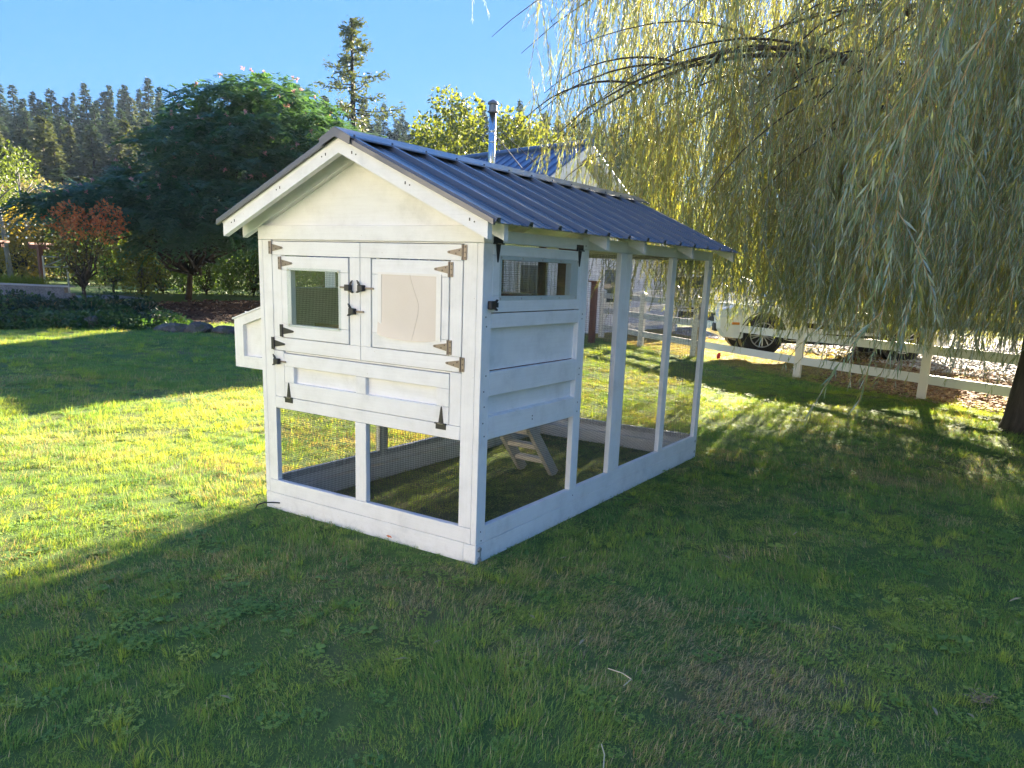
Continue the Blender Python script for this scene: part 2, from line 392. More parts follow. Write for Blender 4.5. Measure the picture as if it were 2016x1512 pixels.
# front frame
brd('bottom_rail', -1.722, -.0395, .0, T, .114, .2045)
brd('front_stile', -1.722, -1.6395, .001, T, .206, 1.7665); brd('front_stile', -.1275, -.0395, .001, T, .206, 1.7665)
brd('front_stile', -.928, -.8375, .001, T, .206, .7)
brd('middle_rail', -1.6385, -.1285, .0, T, .7015, .7785)
brd('filler_strip', -1.6385, -1.5505, .001, T, .780, 1.0765); brd('filler_strip', -.2065, -.1285, .001, T, .780, 1.0765)
brd('header_board', -W, 0, -.0005, T, 1.7685, H); brd('door_stop', -1.6385, -.1285, .012, T+.02, 1.7605, 1.7675); brd('door_stop', -1.5495, -.2075, .014, T+.02, 1.066, 1.0765)
def tri(bm, pts, y0, y1):  # thin plate in the x-z plane
    return bm.prism(pts, 'y', y0, y1)
def hinge_front(x, z, sgn, parent, plate_m=BRONZE):
    """T-hinge: upright plate beside the knuckle at x, tapered strap pointing in direction sgn"""
    h = MB(); h.box(x-sgn*.027, x-sgn*.003, -.0045, -.0005, z-.039, z+.039, .001)
    h.lathe([(.0052, z-.04), (.0052, z+.04)], (x, -.006, 0), 'z', 8)
    tri(h, [(x+sgn*.004, z-.022), (x+sgn*.097, z-.006), (x+sgn*.103, z), (x+sgn*.097, z+.006), (x+sgn*.004, z+.022)], -.0045, -.001)
    nb_ = len(h.f)
    for dz in (-.028, 0, .028): h.lathe([(.0042, -.0062), (.0042, -.0046)], (x-sgn*.017, 0, z+dz), 'y', 6)
    for dx, dz in ((.022, .009), (.045, -.006), (.088, 0)): h.lathe([(.0042, -.0062), (.0042, -.0046)], (x+sgn*dx, 0, z+dz), 'y', 6)
    o = h.build('hinge', plate_m, parent); o.data.materials.append(SCREW); o.data.polygons.foreach_set('material_index', [0]*nb_+[1]*(len(h.f)-nb_)); return o
def latch(x, z, sgn, parent, ln=.075):
    """black spring gate latch with a striker bar"""
    b = MB(); b.box(x-.024, x+.020, -.030, -.001, z-.019, z+.017, .004)
    b.prism([(x-sgn*.020, z+.014), (x-sgn*.030, z+.030), (x-sgn*.024, z+.036), (x-sgn*.008, z+.016)], 'y', -.022, -.012)
    b.prism([(x-sgn*.020, z-.012), (x-sgn*.038, z-.026), (x-sgn*.034, z-.030), (x-sgn*.006, z-.018)], 'y', -.024, -.010)
    b.tube([(x-sgn*.028, -.017, z+.033), (x-sgn*.034, -.017, z+.042)], .004, 6)
    o = b.build('latch', BLACK, parent)
    s = MB(); s.box(min(x+sgn*.018, x+sgn*ln), max(x+sgn*.018, x+sgn*ln), -.012, -.006, z-.006, z+.005, .001); s.build('striker_bar', BRONZE, o); return o
# big front doors: frame of four boards each
def frame_door(name, x0, x1, z0, z1, sw, y0, label=None):
    d = brd(name, x0, x1, y0, T, z1-sw, z1); tag(d, label)
    brd('door_rail', x0, x1, y0, T, z0, z0+sw, d); brd('door_stile', x0, x0+sw, y0, T, z0+sw+.001, z1-sw-.001, d); brd('door_stile', x1-sw, x1, y0, T, z0+sw+.001, z1-sw-.001, d)
    return d
ld = frame_door('front_door', -1.6345, -.8795, 1.080, 1.7565, .0825, .0005); rd = frame_door('front_door', -.8765, -.1335, 1.080, 1.7565, .0825, .0005)
li = frame_door('window_door', -1.550, -.9715, 1.1665, 1.6685, .084, -.001); ri_ = frame_door('window_door', -.7825, -.2225, 1.1665, 1.6685, .084, -.001)
def acrylic(x0, x1, z0, z1, m, parent, name='acrylic_pane'):
    MB().box(x0, x1, -.0042, -.0014, z0, z1).build(name, m, parent)
    s = MB()
    for x in (x0+.016, x1-.016):
        for z in (z0+.014, z1-.014): s.lathe([(.007, -.0068), (.0065, -.0082), (.004, -.0085)], (x, 0, z), 'y', 8)
    s.build('pane_screws', STEEL, parent)['kind'] = 'stuff'
acrylic(-1.498, -1.032, 1.236, 1.600, CLEAR, li)
# film-covered pane on the right window, its lower edge peeling forward in a curve
def peeling():
    n, k = 15, 17; vs = []; fs = []
    for j in range(n):
        for i in range(k):
            u = i/(k-1); v = j/(n-1); x = -.733+.461*u
            zb = 1.232-.010*math.sin(math.pi*u)+.018*(abs(u-.5)*2)**4
            z = 1.596+(zb-1.596)*v; y = -.0045-.030*max(0, v-.72)**1.3*(1+.6*math.sin(4*u+1))-.0016*math.sin(u*9+v*3)*v
            vs.append((x, y, z))
    for j in range(n-1):
        for i in range(k-1): fs.append((j*k+i, j*k+i+1, (j+1)*k+i+1, (j+1)*k+i))
    o = MB().add(vs, fs).build('acrylic_pane', FILM, ri_, smooth_=True); o['label'] = 'cloudy film-covered pane peeling away at its lower edge'
    c = MB()
    for pts in ([(.52, .02), (.56, .16), (.61, .30), (.655, .42), (.665, .50), (.65, .60), (.61, .78), (.57, .98)],):
        c.tube([(-.733+.461*u, -.0075-.03*max(0, v-.72)**1.3*1.5, 1.596-.375*v) for u, v in pts], .0006, 4)
    c.build('film_creases', plain('film_crease', (.50, .43, .36), .7), o)
peeling()
rim = MB()
for a in ((-.733, -.271, 1.585, 1.597), (-.733, -.706, 1.238, 1.585), (-.305, -.271, 1.238, 1.585)): rim.box(a[0], a[1], -.0072, -.0050, a[2], a[3])
rim.build('film_border', plain('white_film_tape', (.80, .77, .72), .5), ri_)
# drop panel with two recessed fields
dp = brd('drop_panel', -1.547, -.210, .0, T, .981, 1.0625)
brd('door_rail', -1.547, -.210, 0, T, .7815, .8775, dp)
for x0, x1 in ((-1.547, -1.460), (-.9195, -.8365), (-.2995, -.210)): brd('door_stile', x0, x1, .0004, T, .8785, .980, dp)
for x0, x1 in ((-1.4585, -.921), (-.835, -.301)): brd('recessed_field', x0-.01, x1+.01, .027, .033, .872, .986, dp)
for x, z, s, p, m in ((-1.6345, 1.719, 1, ld, BRONZE), (-1.6345, 1.121, 1, ld, BLACK), (-1.550, 1.626, 1, li, BRONZE), (-1.550, 1.207, 1, li, BLACK),
                   (-.1335, 1.716, -1, rd, BRONZE), (-.1335, 1.124, -1, rd, BRONZE), (-.2225, 1.625, -1, ri_, BRONZE), (-.2225, 1.210, -1, ri_, BRONZE)):
    hinge_front(x, z, s, p, m)
for x in (-1.508, -.260):
    h = MB(); h.box(x-.038, x+.034, -.0045, -.0005, .747, .776, .001); h.box(x-.043, x+.037, -.011, -.001, .7765, .7835, .001)
    tri(h, [(x-.018, .785), (x+.016, .785), (x+.004, .872), (x, .878), (x-.004, .872)], -.0045, -.0008); h.build('hinge', BLACK, dp)
    MB().box(x-.018, x+.018, -.0125, -.0112, .7785, .781).build('hinge_pin', STEEL, dp)
latch(-.957, 1.500, -1, ld); latch(-.852, 1.502, 1, rd, .09); latch(-.925, 1.365, 1, ld, .085); latch(-1.597, 1.010, 1, dp, .075)

# right-hand side wall (x = 0)
for nm, a in (('side_rail', (.0875, 1.069, 1.323, 1.402)), ('side_rail', (.0875, 1.069, .9535, 1.0865)), ('side_rail', (.0875, 1.069, .7105, .8375))):
    brd(nm, -T, -.0004, *a)
brd('side_panel', -.036, -.030, .080, 1.078, 1.092, 1.330); brd('side_panel', -.036, -.030, .080, 1.078, .830, .960)
brd('panel_stop', -.036, -.012, .0875, .094, 1.088, 1.322); brd('panel_stop', -.036, -.012, 1.062, 1.0685, 1.088, 1.322); brd('panel_stop', -.036, -.012, 1.062, 1.0685, .8385, .9525)
brd('panel_stop', -.030, -.010, .0875, 1.0685, .8385, .8445)
brd('header_board', -T, -.0006, .0875, 1.069, 1.773, 1.838)
brd('top_plate', -T, -.0004, 1.1665, L-.09, 1.777, 1.853)
brd('bottom_rail', -T, -.0002, .0875, L-.09, .1135, .2095)
for a, b in ((1.0705, 1.1655), (1.650, 1.7385), (1.7395, 1.830), (2.600, 2.690)):
    brd('side_post', -T, 0, a, b, .2105, 1.7755)
brd('side_post', -T, -.0002, 1.0705, 1.1655, 1.777, 1.853)
fl = brd('window_flap', -T, .0006, .088, 1.0675, 1.709, 1.7645)
brd('door_rail', -T, .0006, .088, 1.0675, 1.4075, 1.494, fl); brd('door_stile', -T, .0004, .088, .175, 1.495, 1.708, fl); brd('door_stile', -T, .0004, .937, 1.0675, 1.495, 1.708, fl)
brd('door_rail', -T, .0004, .176, .936, 1.686, 1.708, fl)
MB().box(.0014, .0042, .148, 1.022, 1.470, 1.707).build('acrylic_pane', CLEAR, fl, warp=warp)
s = MB()
for y in np.linspace(.16, 1.01, 5):
    for z in (1.480, 1.697): s.lathe([(.006, .0045), (.0055, .0062), (.003, .0066)], (0, y, z), 'x', 7)
s.build('pane_screws', STEEL, fl, warp=warp)['kind'] = 'stuff'
for y in (.128, 1.035):
    h = MB(); h.box(.0005, .0055, y-.042, y+.042, 1.772, 1.803, .001); h.box(.001, .012, y-.047, y+.047, 1.7645, 1.7715, .001)
    h.prism([(y-.021, 1.764), (y+.021, 1.764), (y+.004, 1.676), (y, 1.670), (y-.004, 1.676)], 'x', .0012, .0055); h.build('hinge', BLACK, fl, warp=warp)
    MB().box(.012, .0135, y-.02, y+.02, 1.767, 1.7695).build('hinge_pin', STEEL, fl, warp=warp)
b = MB(); b.box(.001, .030, .044, .092, 1.426, 1.470, .004)
b.prism([(.088, 1.462), (.112, 1.478), (.118, 1.472), (.094, 1.452)], 'x', .012, .022); b.prism([(.088, 1.44), (.116, 1.424), (.112, 1.418), (.084, 1.43)], 'x', .010, .022); b.lathe([(.012, 0), (.012, .026)], (.016, .108, 1.436), 'z', 8)
b.build('latch', BLACK, fl, warp=warp)
# paired screw heads along the boards
def dots(pts, ax, parent=coop):
    s = MB()
    for p in pts: s.lathe([(.0045, 0), (.0045, .0014)] if ax == 'x' else [(.0045, -.0014), (.0045, 0)], p, ax, 6)
    s.build('screw_heads', SCREW, parent, warp=warp)['kind'] = 'stuff'
dots([(0, .035+.008*((i*7) % 3), z) for i, z in enumerate((1.385, 1.335, 1.07, .985, .90, .735, .81, .185, .13))] +
     [(0, 1.115, z) for z in (1.375, 1.345, 1.025, .985, .80, .74)]+[(0, .55, .765), (0, .55, .785), (0, 1.115, 1.80), (0, 1.12, .16), (0, 3.50, 1.72)], 'x')

# left-hand side wall (mirror, simpler because it stands behind the coop)
brd('bottom_rail', -W+.0002, -W+T, .0875, L-.09, .1135, .2095); brd('top_plate', -W+.0004, -W+T, .0875, L-.09, 1.777, 1.853)
for a, b in ((1.0705, 1.1655), (1.86, 1.95), (2.65, 2.74)): brd('side_post', -W, -W+T, a, b, .2105, 1.7755)
for a in ((.0875, 1.069, 1.402, 1.47), (.0875, 1.069, .7105, .90)): brd('side_rail', -W+.0004, -W+T, *a)
brd('side_panel', -W+.03, -W+.036, .08, 1.078, .88, 1.41); brd('side_rail', -W+.0004, -W+T, .0875, 1.069, 1.69, 1.775)
# back wall
brd('bottom_rail', -W+.04, -.04, L-.038, L-.002, .1135, .2095); brd('top_plate', -W+.04, -.04, L-.038, L-.002, 1.777, 1.853)
for a in (-.93,): brd('side_post', a, a+.09, L-.038, L-.001, .2105, 1.7755)
# inner partition behind the house, floor and roosts
brd('partition_board', -W+.042, -.042, 1.130, 1.150, .735, 1.02, m=BROWN); brd('partition_board', -W+.042, -.042, 1.130, 1.150, 1.022, 1.27, m=BROWN); brd('partition_board', -W+.042, -.042, 1.130, 1.150, 1.272, 1.475, m=BROWN)
brd('partition_board', -.21, -.042, 1.130, 1.150, 1.477, 1.80, m=BROWN); brd('partition_post', -.36, -.32, 1.130, 1.165, 1.477, 1.80, m=BROWN); brd('partition_post', -1.10, -1.05, 1.130, 1.165, 1.477, 1.80, m=BROWN)
brd('house_floor', -W+.040, -.040, .040, 1.160, .708, .726, m=BROWN)
for y, z in ((.42, 1.19), (.72, 1.33)): brd('roost_bar', -W+.04, -.04, y, y+.045, z, z+.04, m=BROWN)
brd('ledge', -W+.04, -.4, 1.10, 1.129, 1.476, 1.488); brd('ledge', -W+.04, -.42, .95, 1.05, 1.30, 1.312, m=RAW); brd('landing_board', -1.12, -.50, 1.17, 1.44, .728, .748, m=RAW)

# hardware cloth: real wires, 12.7 mm squares
def wires(name, plane, a0, a1, b0, b1, at_, parent=coop, step=.0127, r=.0006):
    m = MB()
    def bar(p, q):
        if plane == 'y': m.box(p[0], q[0], at_-r, at_+r, p[1], q[1])
        else: m.box(at_-r, at_+r, p[0], q[0], p[1], q[1])
    for u in np.arange(a0, a1, step): bar((u-r, b0), (u+r, b1))
    for v in np.arange(b0, b1, step): bar((a0, v-r), (a1, v+r))
    o = m.build(name, WIRE, parent, warp=warp); o['kind'] = 'stuff'; return o
for a0, a1 in ((-1.70, -.90), (-.90, -.06)): wires('wire_mesh', 'y', a0, a1, .17, .74, T+.002)
wires('wire_mesh', 'y', -1.50, -1.03, 1.22, 1.62, T+.002, li); wires('wire_mesh', 'y', -.74, -.27, 1.22, 1.62, T+.002, ri_)
wires('wire_mesh', 'x', .06, 1.10, .17, .74, -T-.002); wires('wire_mesh', 'x', .14, .98, 1.47, 1.71, -T-.002, fl)
for a0, a1 in ((1.13, 1.69), (1.80, 2.63), (2.66, 3.50)): wires('wire_mesh', 'x', a0, a1, .17, 1.81, -T-.002)
for a0, a1 in ((1.13, 1.89), (1.92, 2.68), (2.71, 3.50)): wires('wire_mesh', 'x', a0, a1, .17, 1.81, -W+T+.002)
wires('wire_mesh', 'x', .06, 1.10, .17, .74, -W+T+.002)
for a0, a1 in ((-1.72, -.89), (-.87, -.04)): wires('wire_mesh', 'y', a0, a1, .17, 1.81, L-.042)
wires('wire_mesh', 'y', -1.70, -.20, 1.48, 1.80, 1.128)

# gable and roof
XC, SP, SL = -W/2, 1.011, .4375
def zt(dx): return 2.303-SL*abs(dx)
brd_g = MB().prism([(-W+.002, H+.0005), (-.002, H+.0005), (-.002, zt(XC+.002)-.004), (XC, 2.298), (-W+.002, zt(XC+.002)-.004)], 'y', .028, .040).build('gable_panel', PX, coop)
def rafter(y0, y1, side, bottom=.079):
    q = [(XC, 2.303), (XC+side*SP, 1.8635), (XC+side*SP, 1.7775), (XC, 2.226)]
    return MB().prism(q, 'y', y0, y1).build('rafter', PX, coop, warp=warp)
for y0, y1 in ((-.155, -.117), (-.012, .026), (1.148, 1.186), (1.73, 1.768), (2.665, 2.703), (3.70, 3.738)):
    for s_ in (-1, 1):
        o = rafter(y0, y1, s_)
        if y0 < -.1: o.name = 'barge_board'
dots([(XC+s_*d, -.155, zt(d)-.034-.012*k) for s_ in (-1, 1) for d in (.10, .48, .90) for k in (0, .6)] + [(XC+s_*(d+.03), -.155, zt(d+.03)-.036) for s_ in (-1, 1) for d in (.10, .48, .90)], 'y')
for s_ in (-1, 1):   # sheathing boards under the metal
    for k in range(6):
        d0, d1 = .02+k*.168, .02+k*.168+.165
        MB().prism([(XC+s_*d0, zt(d0)+.001), (XC+s_*d1, zt(d1)+.001), (XC+s_*d1, zt(d1)+.012), (XC+s_*d0, zt(d0)+.012)], 'y', -.150, 3.735).build('roof_sheathing', PY, coop, warp=warp)
RIB = .30; Y0 = -.172; SE = SP+.045
def roof_panel(ya, yb, s_):
    prof = []   # (y, height) along the eave
    y = ya
    ribs = [Y0+.022+RIB*k for k in range(14)]
    pts = [(ya, 0.0)]
    for rb in ribs:
        if ya-.001 <= rb < yb-.02:
            for dy, h in ((-.016, 0), (-.009, .026), (.016, .026), (.030, 0), (.115, 0), (.122, .0045), (.137, .0045), (.144, 0), (.200, 0), (.207, .0045), (.222, .0045), (.229, 0)):
                if pts[-1][0]+.0005 < rb+dy < yb: pts.append((rb+dy, h))
    pts.append((yb, 0.0))
    vs = []; fs = []; n = len(pts)
    nx, nz = SL/math.hypot(1, SL), 1/math.hypot(1, SL)
    for d in (.004, SE):
        for lay in (0, 1):
            for y, h in pts:
                hh = .016+h-(.0012 if lay else 0); vs.append((XC+s_*(d+hh*nx), y, zt(d)+hh*nz))
    for lay in (0, 1):
        o = lay*n
        for i in range(n-1):
            q = (o+i, o+i+1, 2*n+o+i+1, 2*n+o+i); fs.append(q if (lay == 0) == (s_ < 0) else q[::-1])
    for i in range(n-1): fs.append((2*n+i, 2*n+i+1, 3*n+i+1, 3*n+i))
    fs.append((0, n, 3*n, 2*n)); fs.append((n-1, 2*n-1, 4*n-1, 3*n-1))
    return MB().add(vs, fs).build('roof_panel', ROOF, coop, warp=warp)
for s_ in (-1, 1):
    for k in range(5):
        ya, yb = Y0+k*.9, min(Y0+(k+1)*.9-.001, 3.77)
        if yb-ya > .05: roof_panel(ya, yb, s_)
cap = MB()
def capline(off, th):
    return [(XC-.125, zt(.125)+off-.006), (XC-.118, zt(.118)+off), (XC, 2.303+off+.004), (XC+.118, zt(.118)+off), (XC+.125, zt(.125)+off-.006)]
a = capline(.050, 0); b_ = capline(.0475, 0)
cap.prism(a+b_[::-1], 'y', Y0-.012, 3.785)
cap.prism([(XC-.118, zt(.118)+.049), (XC, 2.353), (XC+.118, zt(.118)+.049), (XC+.112, zt(.112)+.004), (XC, 2.306), (XC-.112, zt(.112)+.004)], 'y', Y0-.0135, Y0-.0122)
capo = cap.build('ridge_cap', ROOF, coop, warp=warp)
for s_ in (-1, 1):
    for k in range(13):
        d = .112; MB().lathe([(.006, 0), (.006, .007), (.003, .010)], (XC+s_*d, Y0+.026+RIB*k, zt(d)+.0505), 'z', 6).build('screw', ROOF, capo, warp=warp)
for s_ in (-1, 1):   # folded gable-edge trim
    tr = MB().prism([(XC+s_*.10, zt(.10)+.002), (XC+s_*SE, zt(SE)+.002), (XC+s_*SE, zt(SE)+.030), (XC+s_*.10, zt(.10)+.030)], 'y', -.1575, -.1745).build('gable_trim', ROOF, coop)

# nest box on the left wall
nb = [(-2.108, .924), (-W-.001, .924), (-W-.001, 1.352), (-2.108, 1.246)]
def nestside(y0, y1):
    z = lambda x: 1.246+(x+2.108)*(.106/.346)
    p = MB().box(-2.108, -2.018, y0, y1, .924, 1.0).build('nest_box_frame', PX, coop)
    return p
zn = lambda x: 1.246+(x+2.108)*(.108/.346)
nbx = MB().prism([(-2.108, .924), (-2.070+.05, .924), (-2.02, zn(-2.02)-.002), (-2.108, zn(-2.108)-.002)], 'y', .06, .098).build('nest_box', PZ, coop)
MB().prism([(-2.0195, .924), (-W-.001, .924), (-W-.001, 1.002), (-2.0195, 1.002)], 'y', .0602, .098).build('nest_rail', PX, nbx)
MB().prism([(-2.0195, zn(-2.02)-.062), (-W-.001, zn(-W)-.062), (-W-.001, zn(-W)-.002), (-2.0195, zn(-2.02)-.002)], 'y', .0602, .098).build('nest_rail', PX, nbx)
MB().box(-1.803, -W-.001, .0604, .098, 1.003, 1.28).build('nest_stile', PZ, nbx)
MB().box(-2.03, -1.78, .088, .094, .99, 1.30).build('recessed_field', PX, nbx)
MB().box(-2.107, -2.07, .099, 1.05, .925, 1.24, .002).build('nest_front', PY, nbx); MB().box(-2.07, -W-.001, .099, 1.05, .925, .945).build('nest_floor', PY, nbx); MB().box(-2.07, -W-.001, 1.04, 1.05, .945, 1.24).build('nest_end', PX, nbx)
MB().prism([(-2.125, zn(-2.125)+.0), (-W-.002, zn(-W)), (-W-.002, zn(-W)+.010), (-2.125, zn(-2.125)+.010)], 'y', .055, 1.06).build('nest_lid', PY, nbx)
MB().box(-2.118, -2.1085, .11, .17, 1.15, 1.19, .002).build('nest_latch', BLACK, nbx)
# tow eyes and shackle at the near corner
for z in (.082, .020):
    e = MB(); e.lathe([(.016, .001), (.016, .005), (.010, .008)], (0, .034, z), 'x', 12); e.tube([(.008, .034+.011*math.cos(t), z+.011*math.sin(t)) for t in np.linspace(0, 2*math.pi, 13)], .0035, 6); e.build('eye_bolt', STEEL, coop)
MB().tube([(.010, .034, .07), (.012, .032, .05), (.010, .030, .032)], .003, 6).build('shackle', STEEL, coop)
e = MB()
for z in (.16, .06): e.lathe([(.014, .001), (.012, .006)], (0, L-.04, z), 'x', 10)
e.build('eye_bolt', STEEL, coop)
# cable end poking out of the front-left skid
c_ = MB().tube([(-1.628, .0, .048), (-1.66, -.03, .052), (-1.71, -.06, .050), (-1.755, -.085, .030), (-1.765, -.09, .006)], .005, 6).build('tow_cable', SCREW, coop)

# the little ladder inside
lad = thing('ladder', (-.83, 2.07, .0), 'small pale wooden ladder leaning inside the coop run', 'ladder')
RX = raw_wood('pale_ladder_wood', (.58, .54, .48), (.74, .70, .64), (3, 25, 25))
p0, p1 = Vector((0, 2.075, .0)), Vector((0, 1.395, .765)); dr = (p1-p0).normalized(); nn = Vector((0, dr.z, -dr.y))
for x in (-1.005, -.695):
    m = MB(); hw = .045
    vs = []
    for p in (p0, p1):
        for sx in (-.018, .018):
            for sn in (-hw, hw): vs.append((x+sx, (p+nn*sn).y, (p+nn*sn).z))
    m.add(vs, [(0, 1, 3, 2), (4, 6, 7, 5), (0, 4, 5, 1), (2, 3, 7, 6), (0, 2, 6, 4), (1, 5, 7, 3)]); m.build('side_rail', RX, lad)
for k in range(1, 6):
    c = p0+(p1-p0)*(k/5.6); MB().box(-.986, -.714, c.y-.045, c.y+.045, c.z-.018, c.z+.018, .002).build('rung', RX, lad)

# ---------------------------------------------------------------- paddock fence
VINYL = plain('white_vinyl', (.74, .71, .64), .5, 0, .05, 6)
def fence(posts, label, group=None):
    p0 = posts[0]; f = thing('ranch_fence', (p0[0], p0[1], gz(*p0)), label, 'fence', group)
    for x, y in posts:
        z = gz(x, y); m = MB(); h = .064
        m.box(x-h, x+h, y-h, y+h, z-.1, z+1.30, .006)
        m.add([(x-h-.008, y-h-.008, z+1.30), (x+h+.008, y-h-.008, z+1.30), (x+h+.008, y+h+.008, z+1.30), (x-h-.008, y+h+.008, z+1.30),
               (x-h-.008, y-h-.008, z+1.32), (x+h+.008, y-h-.008, z+1.32), (x+h+.008, y+h+.008, z+1.32), (x-h-.008, y+h+.008, z+1.32), (x, y, z+1.365)],
              [(0, 3, 2, 1), (0, 1, 5, 4), (1, 2, 6, 5), (2, 3, 7, 6), (3, 0, 4, 7), (4, 5, 8), (5, 6, 8), (6, 7, 8), (7, 4, 8)])
        m.build('post', VINYL, f)
    for (x0, y0), (x1, y1) in zip(posts, posts[1:]):
        d = Vector((x1-x0, y1-y0, 0)).normalized(); n = Vector((-d.y, d.x, 0))*.019
        a = Vector((x0, y0, 0))+d*.066; b = Vector((x1, y1, 0))-d*.066; za, zb = gz(x0, y0), gz(x1, y1)
        for r0, r1 in ((.26, .40), (.705, .845), (1.125, 1.265)):
            vs = [a+n+Vector((0, 0, za+r0)), a-n+Vector((0, 0, za+r0)), b-n+Vector((0, 0, zb+r0)), b+n+Vector((0, 0, zb+r0)),
                  a+n+Vector((0, 0, za+r1)), a-n+Vector((0, 0, za+r1)), b-n+Vector((0, 0, zb+r1)), b+n+Vector((0, 0, zb+r1))]
            MB().add(vs, [(0, 1, 2, 3), (4, 7, 6, 5), (0, 4, 5, 1), (1, 5, 6, 2), (2, 6, 7, 3), (3, 7, 4, 0)]).build('rail', VINYL, f)
    return f
fence([(6.1, 6.5), (3.6, 8.3), (1.33, 9.87), (-.91, 11.44), (-3.55, 13.1), (-5.5, 14.6), (-7.37, 16.1)], 'white three rail paddock fence along the edge of the lawn')
fence([(-7.0, 16.4), (-6.2, 18.6), (-5.5, 20.8)], 'short white fence run leading away from the brown post')
fl_ = thing('marker_flag', (-2.65, 12.21, gz(-2.65, 12.21)), 'small red marker flag on a wire in the verge', 'flag')
fx, fy, fz = fl_.location
MB().tube([(fx, fy, fz-.05), (fx, fy, fz+.24)], .002, 5).build('wire_stake', STEEL, fl_)
RED = plain('red_flag_plastic', (.62, .02, .03), .5)
MB().add([(fx, fy, fz+.24), (fx-.05, fy-.02, fz+.22), (fx-.085, fy+.01, fz+.17), (fx-.07, fy-.01, fz+.10), (fx-.03, fy-.02, fz+.11), (fx, fy, fz+.12)], [(0, 1, 4, 5), (1, 2, 3, 4)]).build('flag_cloth', RED, fl_)
REDWOOD = raw_wood('redwood_post', (.10, .035, .025), (.19, .075, .05), (20, 20, 2))
rp = at(1165, 658, 20.2); rp = (rp.x, rp.y)
po = thing('timber_post', (rp[0], rp[1], gz(*rp)), 'reddish brown square timber post with cap beside white fence', 'post')
MB().box(rp[0]-.07, rp[0]+.07, rp[1]-.07, rp[1]+.07, gz(*rp)-.1, 1.55, .005).build('shaft', REDWOOD, po); MB().box(rp[0]-.12, rp[0]+.12, rp[1]-.12, rp[1]+.12, 1.55, 1.59, .005).build('cap', REDWOOD, po)

# ---------------------------------------------------------------- the house behind, blue metal roof and flue
SIDING = plain('white_siding', (.74, .75, .76), .6, 0, .05, 3)
HROOF = metal_roof('blue_metal_roof', (.055, .085, .16))
FLUE = plain('stainless_flue', (.62, .60, .58), .22, 1.0, .1, 3)
GLASS = plain('window_glass', (.03, .04, .05), .08, 0, .1, 3, spec=.8)
A = at(1163, 279, 22.5); U = Vector((-.9725, .233, 0)).normalized(); N = Vector((-U.y, U.x, 0))
if N.y > 0: N = -N
HW, HL, ZE, ZR = 5.2, 6.2, 1.95, A.z-.12
g0 = gz(A.x, A.y)
house = thing('farm_house', (A.x, A.y, 0), 'white sided house with ribbed blue metal roof behind the fence', 'house')
def hp(t, h, z): q = Vector((A.x, A.y, 0))+U*t+N*h; return Vector((q.x, q.y, z))
# walls: gable walls and side walls
def wallquad(pts, name, th=.12):
    m = MB(); n = (pts[1]-pts[0]).cross(pts[2]-pts[0]).normalized()*th; k = len(pts)
    vs = pts+[p+n for p in pts]; m.add(vs, [tuple(range(k)), tuple(range(k, 2*k))[::-1]]+[(i, i+k, (i+1) % k+k, (i+1) % k) for i in range(k)]); return m.build(name, SIDING, house)
IN = .35
for t in (IN, HL-IN):
    wallquad([hp(t, -HW+IN, -.2), hp(t, HW-IN, -.2), hp(t, HW-IN, ZE-.0), hp(t, 0, ZR-.35), hp(t, -HW+IN, ZE)], 'gable_wall')
for h in (-HW+IN, HW-IN):
    wallquad([hp(IN, h, -.2), hp(HL-IN, h, -.2), hp(HL-IN, h, ZE-.05), hp(IN, h, ZE-.05)], 'side_wall')
def slope_z(h): return ZR-(ZR-ZE+.1)*abs(h)/HW
def hroof(sgn):
    vs = []; fs = []; prof = []; t = -.05
    while t < HL+.05:
        for dt, hh in ((0, 0), (.03, .045), (.07, .045), (.10, 0), (.40, 0)): prof.append((t+dt, hh))
        t += .41
    n = len(prof)
    for h in (.02, HW):
        for tt, hh in prof: vs.append(hp(tt, sgn*h, slope_z(h)+.06+hh))
    for i in range(n-1): fs.append((i, i+1, n+i+1, n+i))
    MB().add(vs, fs).build('roof_slope', HROOF, house)
    d = MB(); q = [hp(-.04, sgn*.0, ZR+.035), hp(HL+.04, sgn*0, ZR+.035), hp(HL+.04, sgn*HW, slope_z(HW)+.035), hp(-.04, sgn*HW, slope_z(HW)+.035)]
    d.add(q+[p-Vector((0, 0, .05)) for p in q], [(0, 1, 2, 3), (7, 6, 5, 4), (0, 4, 5, 1), (1, 5, 6, 2), (2, 6, 7, 3), (3, 7, 4, 0)]); d.build('roof_deck', SIDING, house)
    for t in (-.07, HL+.04):
        r = MB(); q = [hp(t, 0, ZR+.05), hp(t, sgn*HW, slope_z(HW)+.05), hp(t, sgn*HW, slope_z(HW)-.20), hp(t, 0, ZR-.20)]
        r.add(q+[p+U*.03 for p in q], [(0, 1, 2, 3), (7, 6, 5, 4), (0, 4, 5, 1), (1, 5, 6, 2), (2, 6, 7, 3), (3, 7, 4, 0)]); r.build('rake_board', VINYL, house)
hroof(1); hroof(-1)
m = MB(); m.tube([hp(-.1, 0, ZR+.09), hp(HL+.1, 0, ZR+.09)], .11, 8); m.build('ridge_cap', HROOF, house)
wv = MB(); c0 = hp(IN-.02, 1.2, .9); w = MB()
